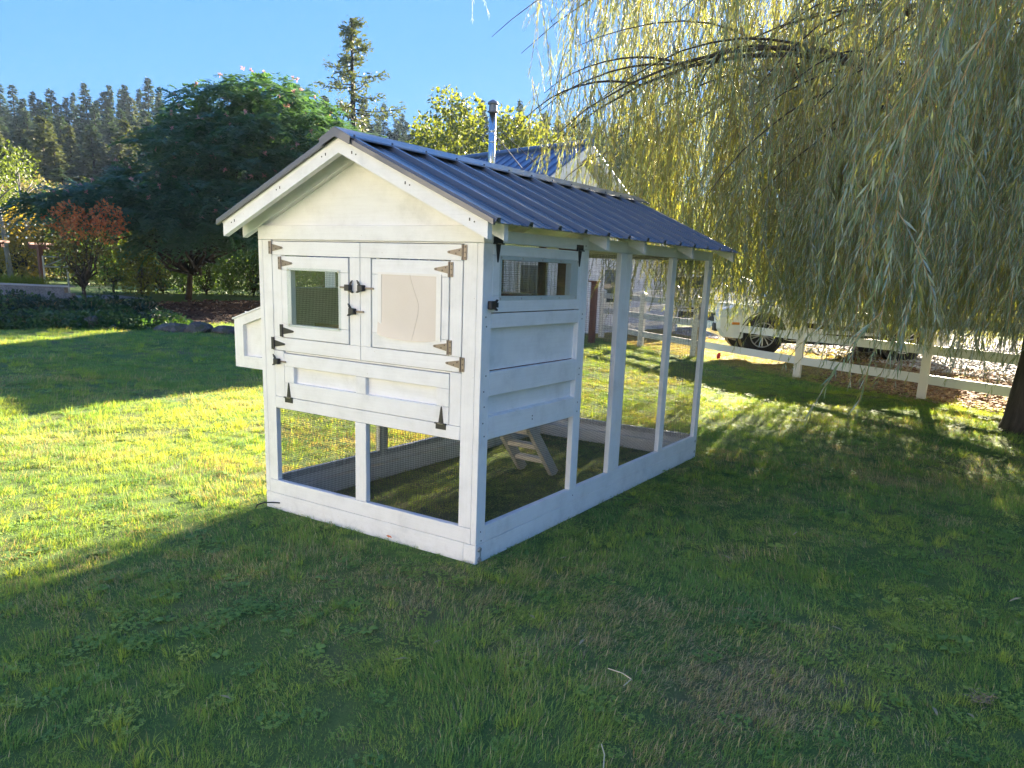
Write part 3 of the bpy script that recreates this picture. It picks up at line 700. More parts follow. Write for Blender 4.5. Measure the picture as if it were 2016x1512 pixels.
def gwin(h0, h1, z0, z1):
    f = MB(); ps = [hp(IN-.03, h0, z0), hp(IN-.03, h1, z0), hp(IN-.03, h1, z1), hp(IN-.03, h0, z1)]
    ob = MB().add(ps+[p-U*.05 for p in ps], [(0, 1, 2, 3), (7, 6, 5, 4), (0, 4, 5, 1), (1, 5, 6, 2), (2, 6, 7, 3), (3, 7, 4, 0)]).build('window', VINYL, house)
    cz, ch = (z0+z1)/2, (h0+h1)/2; k = .07
    ps = [hp(IN-.085, h0+k*(1 if h1 > h0 else -1), z0+k), hp(IN-.085, h1-k*(1 if h1 > h0 else -1), z0+k), hp(IN-.085, h1-k*(1 if h1 > h0 else -1), z1-k), hp(IN-.085, h0+k*(1 if h1 > h0 else -1), z1-k)]
    MB().add(ps, [(0, 1, 2, 3)]).build('pane', GLASS, ob)
gwin(1.2, 2.3, .9, 2.0); gwin(-2.3, -1.2, .9, 2.0); gwin(-.5, .5, 3.2, 4.2)
for k in range(3):
    t0 = .8+k*1.7; ps = [hp(t0, HW-IN+.14, .8), hp(t0+1.0, HW-IN+.14, .8), hp(t0+1.0, HW-IN+.14, 1.65), hp(t0, HW-IN+.14, 1.65)]
    ob = MB().add(ps+[p-N*.05 for p in ps], [(0, 1, 2, 3), (7, 6, 5, 4), (0, 4, 5, 1), (1, 5, 6, 2), (2, 6, 7, 3), (3, 7, 4, 0)]).build('window', VINYL, house)
    c = sum(ps, Vector())/4; MB().add([c+(p-c)*.85+N*.006 for p in ps], [(0, 1, 2, 3)]).build('pane', GLASS, ob)
# flue pipe on the near slope
fp = at(968, 300, 20.0); top = at(967, 196, 20.0); FR = .086
m = MB(); m.lathe([(FR, -1.2), (FR, top.z-.30-fp.z)], (fp.x, fp.y, fp.z), 'z', 20); flue = m.build('flue_pipe', FLUE, house, smooth_=False)
for me_ in (flue.data,): me_.polygons.foreach_set('use_smooth', [len(p.vertices) == 4 for p in me_.polygons])
for z in (top.z-.72, top.z-1.32, top.z-.98): MB().lathe([(FR+.001, -.02), (FR+.011, -.014), (FR+.011, .014), (FR+.001, .02)], (fp.x, fp.y, z), 'z', 18).build('flue_band', FLUE, flue)
MB().lathe([(FR+.01, -.30), (FR+.05, -.285), (FR+.05, -.27), (FR+.012, -.262), (FR+.012, -.12), (FR+.05, -.105), (FR+.05, -.085), (FR+.03, -.05), (.02, 0)], (fp.x, fp.y, top.z), 'z', 20).build('flue_cap', plain('weathered_steel_cap', (.20, .20, .21), .5, .6), flue)
b1 = at(1028, 332, 19.2); b2 = at(1061, 328, 19.6)
MB().tube([(fp.x+FR, fp.y, top.z-.80), b1], .011, 6).build('flue_brace', BLACK, flue); MB().tube([(fp.x+FR, fp.y, top.z-.60), b2], .011, 6).build('flue_brace', BLACK, flue)

# ---------------------------------------------------------------- white car beyond the fence
CARP = plain('white_car_paint', (.70, .71, .70), .25, 0, .03, 2, coat=.8)
RUB = plain('tyre_rubber', (.018, .018, .019), .8, 0, .2, 20); RIM = plain('silver_rim', (.55, .55, .55), .3, .9); TRIM = plain('black_car_trim', (.022, .022, .024), .55)
LAMP = plain('headlamp_lens', (.55, .60, .66), .12, 0, .05, 9, spec=.8); AMBER = plain('amber_lens', (.55, .20, .03), .3)
def arc(cx, cz, r, a0, a1, n=10): return [(cx+r*math.cos(R(a0+(a1-a0)*i/n)), cz+r*math.sin(R(a0+(a1-a0)*i/n))) for i in range(n+1)]
def make_car(label, group=None):
    c = thing('parked_car', (0, 0, 0), label, 'car', group)
    prof = [(-.93, .42), (-.86, .30), (-.46, .29)]+arc(0, .36, .46, 188, -8)+[(.52, .27), (2.32, .27)]+arc(2.84, .36, .46, 188, -8)+[(3.34, .27), (3.66, .30), (3.78, .46), (3.79, .70), (3.70, .86), (3.40, .96), (2.72, 1.06), (1.5, 1.09), (-.80, 1.10), (-.96, .92)]
    bm = bmesh.new()
    rows = []
    for y, k in ((-.90, .97), (-.84, 1.0), (0, 1.0), (.84, 1.0), (.90, .97)):
        rows.append([bm.verts.new(((x-1.4)*k+1.4, y, z if abs(y) < .87 else .30+(z-.30)*.985)) for x, z in prof])
    n = len(prof)
    for a, b in zip(rows, rows[1:]):
        for i in range(n): bm.faces.new((a[i], a[(i+1) % n], b[(i+1) % n], b[i]))
    bm.faces.new(rows[0][::-1]); bm.faces.new(rows[-1]); bmesh.ops.recalc_face_normals(bm, faces=bm.faces[:])
    MB().bm(bm).build('body', CARP, c)
    cab = [(2.66, 1.06), (1.86, 1.58), (1.2, 1.66), (-.35, 1.66), (-.78, 1.50), (-.95, 1.10)]
    bm = bmesh.new(); rows = []
    for y, s in ((-1, 1), (1, 1)):
        rows.append([bm.verts.new((x, y*(.86 if z < 1.2 else .66), z)) for x, z in cab])
    for i in range(len(cab)): j = (i+1) % len(cab); bm.faces.new((rows[0][i], rows[0][j], rows[1][j], rows[1][i]))
    bm.faces.new(rows[0][::-1]); bm.faces.new(rows[1]); bmesh.ops.recalc_face_normals(bm, faces=bm.faces[:])
    bmesh.ops.bevel(bm, geom=bm.edges[:], offset=.04, segments=2, affect='EDGES'); MB().bm(bm).build('cabin', CARP, c)
    for s in (-1, 1):
        def side(pts, nm, mt):
            q = [(x, s*(.868-(z-1.10)*.40), z) for x, z in pts]; MB().add(q+[(a, b_-s*.03, d) for a, b_, d in q], [tuple(range(len(q))), tuple(range(len(q), 2*len(q)))[::-1]]).build(nm, mt, c)
        side([(2.36, 1.14), (1.84, 1.52), (1.22, 1.57), (1.22, 1.14)], 'side_window', GLASS); side([(1.14, 1.14), (1.14, 1.57), (.2, 1.58), (.2, 1.14)], 'side_window', GLASS); side([(.12, 1.14), (.12, 1.58), (-.36, 1.55), (-.66, 1.14)], 'side_window', GLASS)
        MB().box(.50, 2.34, s*.895, s*.925, .29, .44, .01).build('sill_trim', TRIM, c)
        MB().prism([(.62, .50), (2.30, .56), (2.22, .66), (1.1, .60), (.62, .60)], 'y', s*.885, s*.908).build('door_trim', TRIM, c)
        for x in (1.18, .16):
            MB().box(x-.004, x+.004, s*.890, s*.9012, .46, 1.08).build('door_seam', TRIM, c)
        for x in (1.36, .34): MB().box(x-.02, x+.16, s*.90, s*.925, .93, .96, .006).build('door_handle', CARP, c)
        MB().prism([(3.30, .74), (3.74, .68), (3.70, .84), (3.36, .90)], 'y', s*.60, s*.912).build('headlight', LAMP, c)
        MB().box(3.33, 3.48, s*.88, s*.915, .55, .60, .005).build('side_marker', AMBER, c)
        MB().box(3.60, 3.805, s*.52, s*.80, .40, .56, .01).build('fog_lamp', TRIM, c)
        MB().prism([(-.97, .86), (-.82, .87), (-.84, 1.02), (-.95, 1.02)], 'y', s*.62, s*.912).build('tail_lamp', plain('dark_red_lens', (.12, .015, .015), .2), c)
        mr = MB().box(2.10, 2.28, s*.90, s*1.08, 1.08, 1.20, .03).build('mirror', TRIM, c)
        for wx in (0, 2.84):
            m = MB(); m.lathe([(.24, -.10), (.34, -.105), (.362, -.085), (.365, 0), (.362, .085), (.34, .105), (.24, .10)], (wx, s*.795, .365), 'y', 32)
            wh = m.build('wheel', RUB, c, smooth_=True)
            r_ = MB(); yo = s*.90
            r_.tube([(wx+.245*math.cos(a), yo, .365+.245*math.sin(a)) for a in np.linspace(0, 2*math.pi, 29)], .012, 6); r_.lathe([(.045, yo-.02), (.045, yo+.012), (.02, yo+.015)] if s > 0 else [(.045, yo+.02), (.045, yo-.012), (.02, yo-.015)], (wx, 0, .365), 'y', 12)
            for k in range(5):
                for da in (-.16, .16, -.05, .05)[:3]:
                    a = k*2*math.pi/5+da; a2 = k*2*math.pi/5+da*2.2
                    r_.tube([(wx+.03*math.cos(a), yo, .365+.03*math.sin(a)), (wx+.243*math.cos(a2), yo+s*.002, .365+.243*math.sin(a2))], [.016, .010], 5)
            r_.build('rim', RIM, wh)
            MB().lathe([(.235, s*.80), (.235, s*.80+.01)], (wx, 0, .365), 'y', 20).build('brake_disc', TRIM, wh)
            MB().prism(arc(wx, .36, .47, 186, -6, 12)+arc(wx, .36, .452, -6, 186, 12), 'y', s*.86, s*.906).build('arch_trim', TRIM, c)
    MB().prism([(2.60, 1.11), (1.90, 1.555), (1.92, 1.585), (2.68, 1.12)], 'y', -.64, .64).build('windscreen', GLASS, c)
    MB().box(3.74, 3.80, -.55, .55, .58, .76, .01).build('grille', TRIM, c); MB().box(-.5, 3.3, -.6, .6, .20, .30).build('underbody', TRIM, c); MB().box(-.985, -.95, -.26, .26, .62, .74).build('number_plate', VINYL, c)
    for s in (-1, 1):
        for wx in (0, 2.84): MB().lathe([(.44, s*.55), (.44, s*.86)], (wx, 0, .36), 'y', 24).build('wheel_well', TRIM, c)
    return c
car = make_car('white car with black arch trims parked on gravel beyond the fence')
fw, rw = Vector((-2.38, 13.31, 0)), Vector((.10, 14.73, 0)); dd = (fw-rw).normalized()
car.location = rw-Vector((0, 0, 0)); car.location.z = .285; car.rotation_euler = (0, 0, math.atan2(dd.y, dd.x))
car2 = copy_tree(car); q = at(1275, 640, 27); car2.location = (q.x+2.4, q.y+1.0, .28); car2.rotation_euler = (0, 0, R(-168)); car2['label'] = 'white car half hidden beyond the short fence run'

# ---------------------------------------------------------------- weeping willow
BARKW = bark('willow_bark', (.035, .028, .022), (.11, .09, .07)); TWIG = plain('willow_twig', (.30, .21, .085), .7, 0, .3, 20)
WLEAF = leaf('willow_leaf', [(.13, .21, .15), (.16, .235, .155), (.27, .285, .095), (.17, .23, .15)], .46, .45, (1.85, 1.5, .32), inst=True, spec=.5, under=(.34, .43, .41))
WT = Vector((2.76, 7.62, 0)); WT.z = gz(WT.x, WT.y)
willow = thing('willow_tree', WT, 'weeping willow with long hanging leafy branches beside the coop', 'tree')
def leaf_np(base, d, side, ln, wd, fold):
    """one folded lanceolate leaf: 6 verts, 4 triangles"""
    n = d.cross(side); m1 = base+d*ln*.38
    return [base, m1+side*wd*.5+n*fold, base+d*ln, m1-side*wd*.5+n*fold, m1, base+d*ln*.72+n*fold*-.3]
def strand(seed, length, dens=1.0):
    r = random.Random(seed); V, F, MI = [], [], []
    def stem(p0, dir0, ln, droop):
        pts = [Vector(p0)]; d = Vector(dir0).normalized(); n = max(4, int(ln/.12))
        for i in range(n):
            d = (d+Vector((r.gauss(0, .07), r.gauss(0, .07), -droop))).normalized(); pts.append(pts[-1]+d*ln/n)
        return pts
    def tubes(pts, r0):
        m = MB().tube(pts, [r0*(1-.75*i/(len(pts)-1)) for i in range(len(pts))], 3, cap=False); k = len(V)
        V.extend(m.v)
        for f in m.f: F.append((f[0]+k, f[1]+k, f[2]+k)); F.append((f[0]+k, f[2]+k, f[3]+k)); MI.extend((1, 1))
    def leaves(pts, start, spacing):
        seg = sum((pts[i+1]-pts[i]).length for i in range(len(pts)-1)); s = start*seg; ph = r.random()*6
        while s < seg:
            t = s/seg*(len(pts)-1); i = min(int(t), len(pts)-2); p = pts[i].lerp(pts[i+1], t-i); ax = (pts[i+1]-pts[i]).normalized()
            ph += 2.4+r.gauss(0, .5); o = ax.orthogonal().normalized(); o2 = ax.cross(o); out = o*math.cos(ph)+o2*math.sin(ph)
            sp = r.uniform(.12, .60); d = (ax*math.cos(sp)+out*math.sin(sp)+Vector((0, 0, -.45))).normalized()
            side = d.cross(Vector((r.gauss(0, 1), r.gauss(0, 1), r.gauss(0, .4)))).normalized()
            ln = r.uniform(.045, .12)*(1-.3*(s/seg)); wd = ln*r.uniform(.09, .13)
            k = len(V); q = leaf_np(p, d, side, ln, wd, ln*.03); V.extend([tuple(v) for v in q[:4]])
            F.append((k, k+1, k+2)); F.append((k, k+2, k+3)); MI.extend((0, 0)); s += spacing*r.uniform(.6, 1.4)
    main = stem((0, 0, 0), (r.gauss(0, .35), r.gauss(0, .35), -1), length, .16); tubes(main, .0048); leaves(main, .04, .018/dens)
    for k in range(int(length*2.6)):
        i = r.randrange(1, max(2, len(main)-2)); a = r.random()*6.28
        tw = stem(main[i], (math.cos(a)*.8, math.sin(a)*.8, -.7), r.uniform(.25, .75), .28); tubes(tw, .0022); leaves(tw, .1, .020/dens)
    return mesh_np('strand', V, F, WLEAF, link=False, mats=[WLEAF, TWIG], midx=MI)
SLEN = [.7, 1.0, 1.4, 1.8, 2.2, 2.2, 2.7, 2.7, 3.2, 3.8]
strands = [strand(100+i, l) for i, l in enumerate(SLEN)]
def willow_tree():
    r = random.Random(5); tr = MB()
    base = [WT+Vector((0, 0, -.1)), WT+Vector((0, 0, .15)), WT+Vector((.02, .03, .9)), WT+Vector((.0, .1, 1.9)), WT+Vector((-.05, .1, 2.6))]
    tr.tube(base, [.40, .33, .285, .28, .30], 14); tr.build('trunk', BARKW, willow, smooth_=True)
    fork = base[-1]-Vector((0, 0, .15)); P = []; limbs = []
    lim = [(5, 6.2, 1.0, .10), (42, 6.0, 1.0, .10), (78, 6.0, 1.0, .10), (112, 6.0, 1.0, .10), (140, 6.2, 1.0, .10), (162, 6.8, 1.0, .10), (184, 7.0, .95, .085), (193, 7.6, 1.0, .085), (262, 6.2, 1.05, .10), (285, 6.4, 1.05, .10), (308, 6.4, 1.0, .10), (335, 6.2, 1.0, .10),
           (15, 9.0, 1.30, .055), (70, 8.6, 1.28, .055), (118, 8.6, 1.28, .055), (152, 9.0, 1.25, .055), (172, 8.8, 1.20, .058), (187, 9.6, 1.12, .062), (196, 9.4, 1.10, .066), (204, 7.2, 1.25, .062), (240, 7.2, 1.32, .055), (275, 8.6, 1.30, .055), (300, 8.8, 1.28, .055), (338, 9.0, 1.28, .055)]
    for deg, ln, el, dr_ in lim:
        a = R(deg+r.uniform(-4, 4)); el += r.uniform(-.08, .08); d = Vector((math.cos(a)*math.cos(el), math.sin(a)*math.cos(el), math.sin(el))); pts = [fork]; n = 12; ln *= r.uniform(.96, 1.06)
        for i in range(n):
            d = (d+Vector((r.gauss(0, .05), r.gauss(0, .05), -dr_-.012*i))+Vector((math.cos(a), math.sin(a), 0))*.05).normalized(); pts.append(pts[-1]+d*ln/n)
        MB().tube(pts, [.085*(1-.95*(i/n)**.5) for i in range(n+1)], 8).build('limb', BARKW, willow, smooth_=True); limbs.append((a, pts))
    br = MB(); secs = []
    for a, pts in limbs:
        for j in range(14):
            i = r.randrange(3, len(pts)); a2 = a+r.uniform(-1.25, 1.25); d = Vector((math.cos(a2), math.sin(a2), r.uniform(.1, .7))).normalized(); q = [pts[i]]; n = 9; ln = r.uniform(1.6, 3.6)
            for k in range(n):
                d = (d+Vector((r.gauss(0, .06), r.gauss(0, .06), -.13))).normalized(); q.append(q[-1]+d*ln/n)
            if q[-1].x < -4.6 or any(v.y < 4.8 and 7.08*(v.x-2.372)+2.24*(v.y+3.322) < .9 for v in q): continue
            br.tube(q, [.018*(1-.8*k/n) for k in range(n+1)], 5); secs.append(q)
        secs.append(pts[3:]); secs.append(pts[6:]); secs.append(pts[8:])
    br.build('branches', BARKW, willow, smooth_=True)['kind'] = 'stuff'
    pts, rot, sc, idx = [], [], [], []
    for q in secs:
        for j in range(14 if q[-1].y > 8.6 else 10):
            t = r.uniform(.04, 1)*(len(q)-1); i = min(int(t), len(q)-2); p = q[i].lerp(q[i+1], t-i)
            if p.y < 4.6 and 7.08*(p.x-2.372)+2.24*(p.y+3.322) < .9: continue      # nothing hangs between the coop and the open lawn
            p = p+Vector((r.gauss(0, .18), r.gauss(0, .18), r.uniform(0, .45))); dx, dy = p.x-WT.x, p.y-WT.y; rad = math.hypot(dx, dy)
            if p.z > 5.6 and r.random() < .45: continue
            if p.x < -.5 and r.random() < .20: continue
            zb = (.82 if p.x > -.2 else 1.12)+(.20 if p.y < 5.5 else 0)-(.12 if p.y > 8.6 else 0)+.25*float(vnoise(p.x, p.y, .9, 21))+max(0, 4.0-rad)*.10+r.expovariate(3.4)
            zb = max(zb, 1.3+(-2.2-p.x)/.45)
            cur = p.copy(); n_ = 0
            while cur.z-zb > .45 and n_ < 3:
                want = cur.z-zb; ln = min(want, r.uniform(1.4, 3.9)); k = int(np.argmin([abs(s_-ln)+.001*r.random() for s_ in SLEN]))
                pts.append(cur.copy()); rot.append((r.gauss(0, .06), r.gauss(0, .06), r.uniform(0, 6.28))); s_ = ln/SLEN[k]*r.uniform(.94, 1.04); sc.append((1, 1, s_) if .7 < s_ < 1.35 else (s_, s_, s_)); idx.append(k)
                if r.random() < .10: break
                cur = Vector((cur.x+r.gauss(0, .10), cur.y+r.gauss(0, .10), cur.z-ln*.88)); n_ += 1
    o = scatter('hanging_foliage', np.array([tuple(p-WT) for p in pts]), rot, sc, idx, strands, willow); o['kind'] = 'stuff'
    print('willow strands', len(pts))
willow_tree()

# ---------------------------------------------------------------- trees and shrubs
BARKD = bark('dark_bark', (.022, .017, .013), (.075, .058, .042)); BARKL = bark('pale_bark', (.14, .12, .10), (.36, .33, .29))
def quads_from(base, d, side, ln, wd):
    """leaf cards as folded diamonds: base (n,3), d, side unit vectors, ln, wd (n,) -> verts (n*4,3), faces (n*2,3)"""
    n = len(base); nn = np.cross(d, side); m = base+d*(ln*.42)[:, None]
    a = m+side*(wd*.5)[:, None]+nn*(wd*.18)[:, None]; b = m-side*(wd*.5)[:, None]+nn*(wd*.18)[:, None]; t = base+d*ln[:, None]
    v = np.stack([base, a, t, b], 1).reshape(-1, 3); i = np.arange(n)[:, None]*4
    f = np.concatenate([i+np.array([[0, 1, 2]]), i+np.array([[0, 2, 3]])], 1).reshape(-1, 3)
    return v, f
def unit(v): return v/np.maximum(np.linalg.norm(v, axis=-1, keepdims=True), 1e-9)
def leaf_cloud(g, clumps, per, ln, asp=.5, down=.35, shell=.55):
    """leaves in uneven clumps: clumps (k,4) centre+radius; denser towards each clump's skin"""
    B, D_, Sd, Ln, Wd = [], [], [], [], []
    for cx, cy, cz, r in clumps:
        n = max(6, int(per*r**2)); u = unit(g.normal(size=(n, 3))); rad = r*(shell+(1-shell)*g.random(n)**.6)
        rad *= 1+.22*np.sin(3*u[:, 0]+cx)*np.cos(4*u[:, 1]+cy)
        p = np.array([cx, cy, cz])+u*rad[:, None]*np.array([1, 1, .8])
        d = unit(u*.7+g.normal(size=(n, 3))*.6+np.array([0, 0, -down])); s = unit(np.cross(d, g.normal(size=(n, 3))))
        l = ln*g.uniform(.65, 1.3, n); B.append(p); D_.append(d); Sd.append(s); Ln.append(l); Wd.append(l*asp*g.uniform(.8, 1.2, n))
    return quads_from(np.concatenate(B), np.concatenate(D_), np.concatenate(Sd), np.concatenate(Ln), np.concatenate(Wd))
def stems(r, root, targets, r0, m, parent, name='trunk', n=7, fork=.3, bend=.12):
    """tapered trunk and limbs that reach towards the clump centres"""
    root = Vector(root); t = MB(); c = sum((Vector(q[:3]) for q in targets), Vector())/len(targets)
    top = root.lerp(Vector((root.x*.6+c.x*.4, root.y*.6+c.y*.4, c.z)), fork)
    t.tube([root-Vector((0, 0, .1)), root.lerp(top, .5)+Vector((r.gauss(0, .04), r.gauss(0, .04), 0)), top], [r0*1.25, r0, r0*.85], 8)
    for q in targets:
        q = Vector(q[:3]); pts = [top]
        for i in range(1, n+1):
            s = i/n; p = top.lerp(q, s)+Vector((r.gauss(0, bend), r.gauss(0, bend), r.gauss(0, bend)+.25*math.sin(math.pi*s)*bend*4))*(1 if i < n else 0); pts.append(p)
        t.tube(pts, [r0*.6*(1-.9*i/n) for i in range(n+1)], 5)
    return t.build(name, m, parent, smooth_=True)
def leafy(name, label, cat, base, height, width, leafm, seed, per=260, ln=.14, asp=.5, nclump=14, lo=.25, barkm=BARKD, group=None, r0=.09, clumps=None, fork=.25, cr=(.20, .34)):
    r = random.Random(seed); g = np.random.default_rng(seed); b = Vector((base[0], base[1], gz(base[0], base[1])))
    t = thing(name, b, label, cat, group)
    if clumps is None:
        clumps = []
        for k in range(nclump):
            h = lo+(1-lo)*(k+.5)/nclump; a = k*2.4+r.uniform(-.4, .4); e = math.sin(math.pi*min(1, max(.08, (h-lo*.6)/(1.06-lo*.6))))**.7
            rr = width*.5*e*r.uniform(.35, .8); cl = width*r.uniform(*cr)*(.6+.4*e)
            clumps.append((b.x+math.cos(a)*rr, b.y+math.sin(a)*rr, b.z+h*height-cl*.5, cl))
    stems(r, b, clumps, r0, barkm, t, fork=fork)
    v, f = leaf_cloud(g, np.array(clumps), per, ln, asp)
    mesh_np('crown', v-np.array(b), f, leafm, t)
    return t

# far conifers: five models, many copies
NEEDLE = leaf('conifer_needles', [(.040, .075, .042), (.055, .095, .048), (.046, .080, .050), (.075, .11, .046)], .25, .6, (1.4, 1.4, .6), inst=True)
NEEDLE2 = leaf('olive_conifer_needles', [(.075, .095, .040), (.10, .12, .045), (.085, .10, .045)], .25, .6, (1.4, 1.4, .6), inst=True)
def conifer_mesh(seed, Hh, wd, whorls, per, sprays, sp_l, droop=.25, bare=.08, irregular=.25):
    g = np.random.default_rng(seed); B, D_, Sd, Ln, Wd = [], [], [], [], []; bt = MB()
    for w_ in range(whorls):
        h = bare+(1-bare)*(w_+g.random()*.6)/whorls; z = h*Hh; reach = wd*.5*((1-h)**.8)*(1-irregular+2*irregular*g.random())+.12
        for k in range(per):
            a = g.uniform(0, 2*np.pi); rc = reach*g.uniform(.55, 1.12); up = g.uniform(-.1, .12); out = np.array([np.cos(a), np.sin(a), 0])
            s = np.sort(g.uniform(.12, 1, sprays)); p = out*(rc*s)[:, None]+np.array([0, 0, z])+np.array([0, 0, 1])*((up*rc*s)-droop*rc*s**2)[:, None]
            p += g.normal(size=p.shape)*.04*rc
            d = unit(out+g.normal(size=(sprays, 3))*.45+np.array([0, 0, -.35])); side = unit(np.cross(d, np.array([0, 0, 1])+g.normal(size=(sprays, 3))*.35))
            l = sp_l*g.uniform(.6, 1.3, sprays)*(.55+.45*(1-h)); B.append(p); D_.append(d); Sd.append(side); Ln.append(l); Wd.append(l*.5)
    return quads_from(np.concatenate(B), np.concatenate(D_), np.concatenate(Sd), np.concatenate(Ln), np.concatenate(Wd))
def conifer_proto(seed, Hh, wd, leafm, **kw):
    t = thing('conifer_tree', (0, 0, 0), 'dark conifer on the wooded hillside', 'tree', 'conifers on the wooded hillside')
    MB().tube([(0, 0, -.6), (.1, 0, Hh*.5), (0, 0, Hh)], [Hh*.014, Hh*.009, .03], 6).build('trunk', BARKD, t, smooth_=True)
    v, f = conifer_mesh(seed, Hh, wd, **kw); mesh_np('crown', v, f, leafm, t); return t
protos = [conifer_proto(31, 26, 8.0, NEEDLE, whorls=44, per=7, sprays=7, sp_l=1.35), conifer_proto(32, 24, 6.6, NEEDLE, whorls=40, per=7, sprays=7, sp_l=1.25, irregular=.35),
          conifer_proto(33, 20, 7.6, NEEDLE2, whorls=36, per=8, sprays=7, sp_l=1.3, irregular=.2), conifer_proto(34, 28, 8.6, NEEDLE, whorls=42, per=6, sprays=7, sp_l=1.3, irregular=.45, bare=.2)]
r = random.Random(11); first = [True]*len(protos); spots = []
PH = (26, 24, 20, 28)
for px in np.arange(-190, 1330, 15.0):
    lo_ = 0 if px < 430 else 48
    spots.append((px+r.uniform(-9, 9), 150+r.uniform(-12, 12), 178+lo_+r.uniform(-14, 34)-(26 if r.random() < .13 else 0)))
    spots.append((px+r.uniform(-9, 9), 118+r.uniform(-12, 12), 215+lo_*.7+r.uniform(-16, 40)))
    if px < 430:
        spots.append((px+r.uniform(-8, 8), 90+r.uniform(-9, 9), 270+r.uniform(-45, 60)))
        if px < 300: spots.append((px+r.uniform(-8, 8), 75+r.uniform(-5, 5), 350+r.uniform(-40, 40)))
for px, D_, ty in spots:
    q = at(px, ty, D_); k = r.choices(range(4), (4, 4, 3, 3))[0]
    if D_ < 100: k = r.choice((2, 2, 2, 0, 1))
    o = protos[k] if first[k] else copy_tree(protos[k]); first[k] = False
    z = gz(q.x, q.y); s_ = max(.2, (q.z-z)/PH[k]); w_ = max(s_, .5)*r.uniform(1.05, 1.5)
    o.location = (q.x, q.y, z); o.rotation_euler = (r.gauss(0, .02), r.gauss(0, .02), r.uniform(0, 6.28)); o.scale = (w_, w_, s_)
    if k == 2: o['label'] = 'olive green broad conifer on the wooded hillside'; o['group'] = 'olive conifers on the wooded hillside'

# the tall thin conifer behind the silk tree
def tall_conifer():
    b = at(694, 300, 46); b = Vector((b.x, b.y, gz(b.x, b.y))); Hh = at(693, 42, 46).z-b.z
    t = thing('tall_conifer', b, 'tall sparse conifer with upturned bare-gapped boughs above the silk tree', 'tree'); g = np.random.default_rng(3); r = random.Random(3)
    MB().tube([(0+b.x, b.y, b.z-.2), (b.x+.1, b.y, b.z+Hh*.5), (b.x, b.y, b.z+Hh)], [.34, .20, .03], 8).build('trunk', BARKD, t, smooth_=True)
    bo = MB(); B, D_, Sd, Ln, Wd = [], [], [], [], []
    for k in range(64):
        h = .30+.70*k/63; z = b.z+Hh*h; reach = (5.4*(1-h)**.8+.35)*r.choice((.3, .5, .8, 1, 1.15)); a = r.uniform(0, 6.28); p = Vector((b.x, b.y, z)); d = Vector((math.cos(a), math.sin(a), -.18)); pts = [p]
        for i in range(7):
            d = (d+Vector((r.gauss(0, .1), r.gauss(0, .1), .07))).normalized(); pts.append(pts[-1]+d*reach/7)
        bo.tube(pts, [.045*(1-.8*i/7) for i in range(8)], 4)
        for i in range(1, 8):
            for j in range(12 if i > 2 else 4):
                q = np.array(pts[i])+g.normal(size=3)*.13; B.append(q); dd_ = np.array(d)+g.normal(size=3)*.6+np.array([0, 0, -.3]); D_.append(dd_); Sd.append(np.cross(dd_, g.normal(size=3))); Ln.append(g.uniform(.16, .36)); Wd.append(.10)
    bo.build('boughs', BARKD, t)['kind'] = 'stuff'
    v, f = quads_from(np.array(B), unit(np.array(D_)), unit(np.array(Sd)), np.array(Ln), np.array(Wd)); mesh_np('crown', v-np.array(b), f, NEEDLE2, t)
tall_conifer()

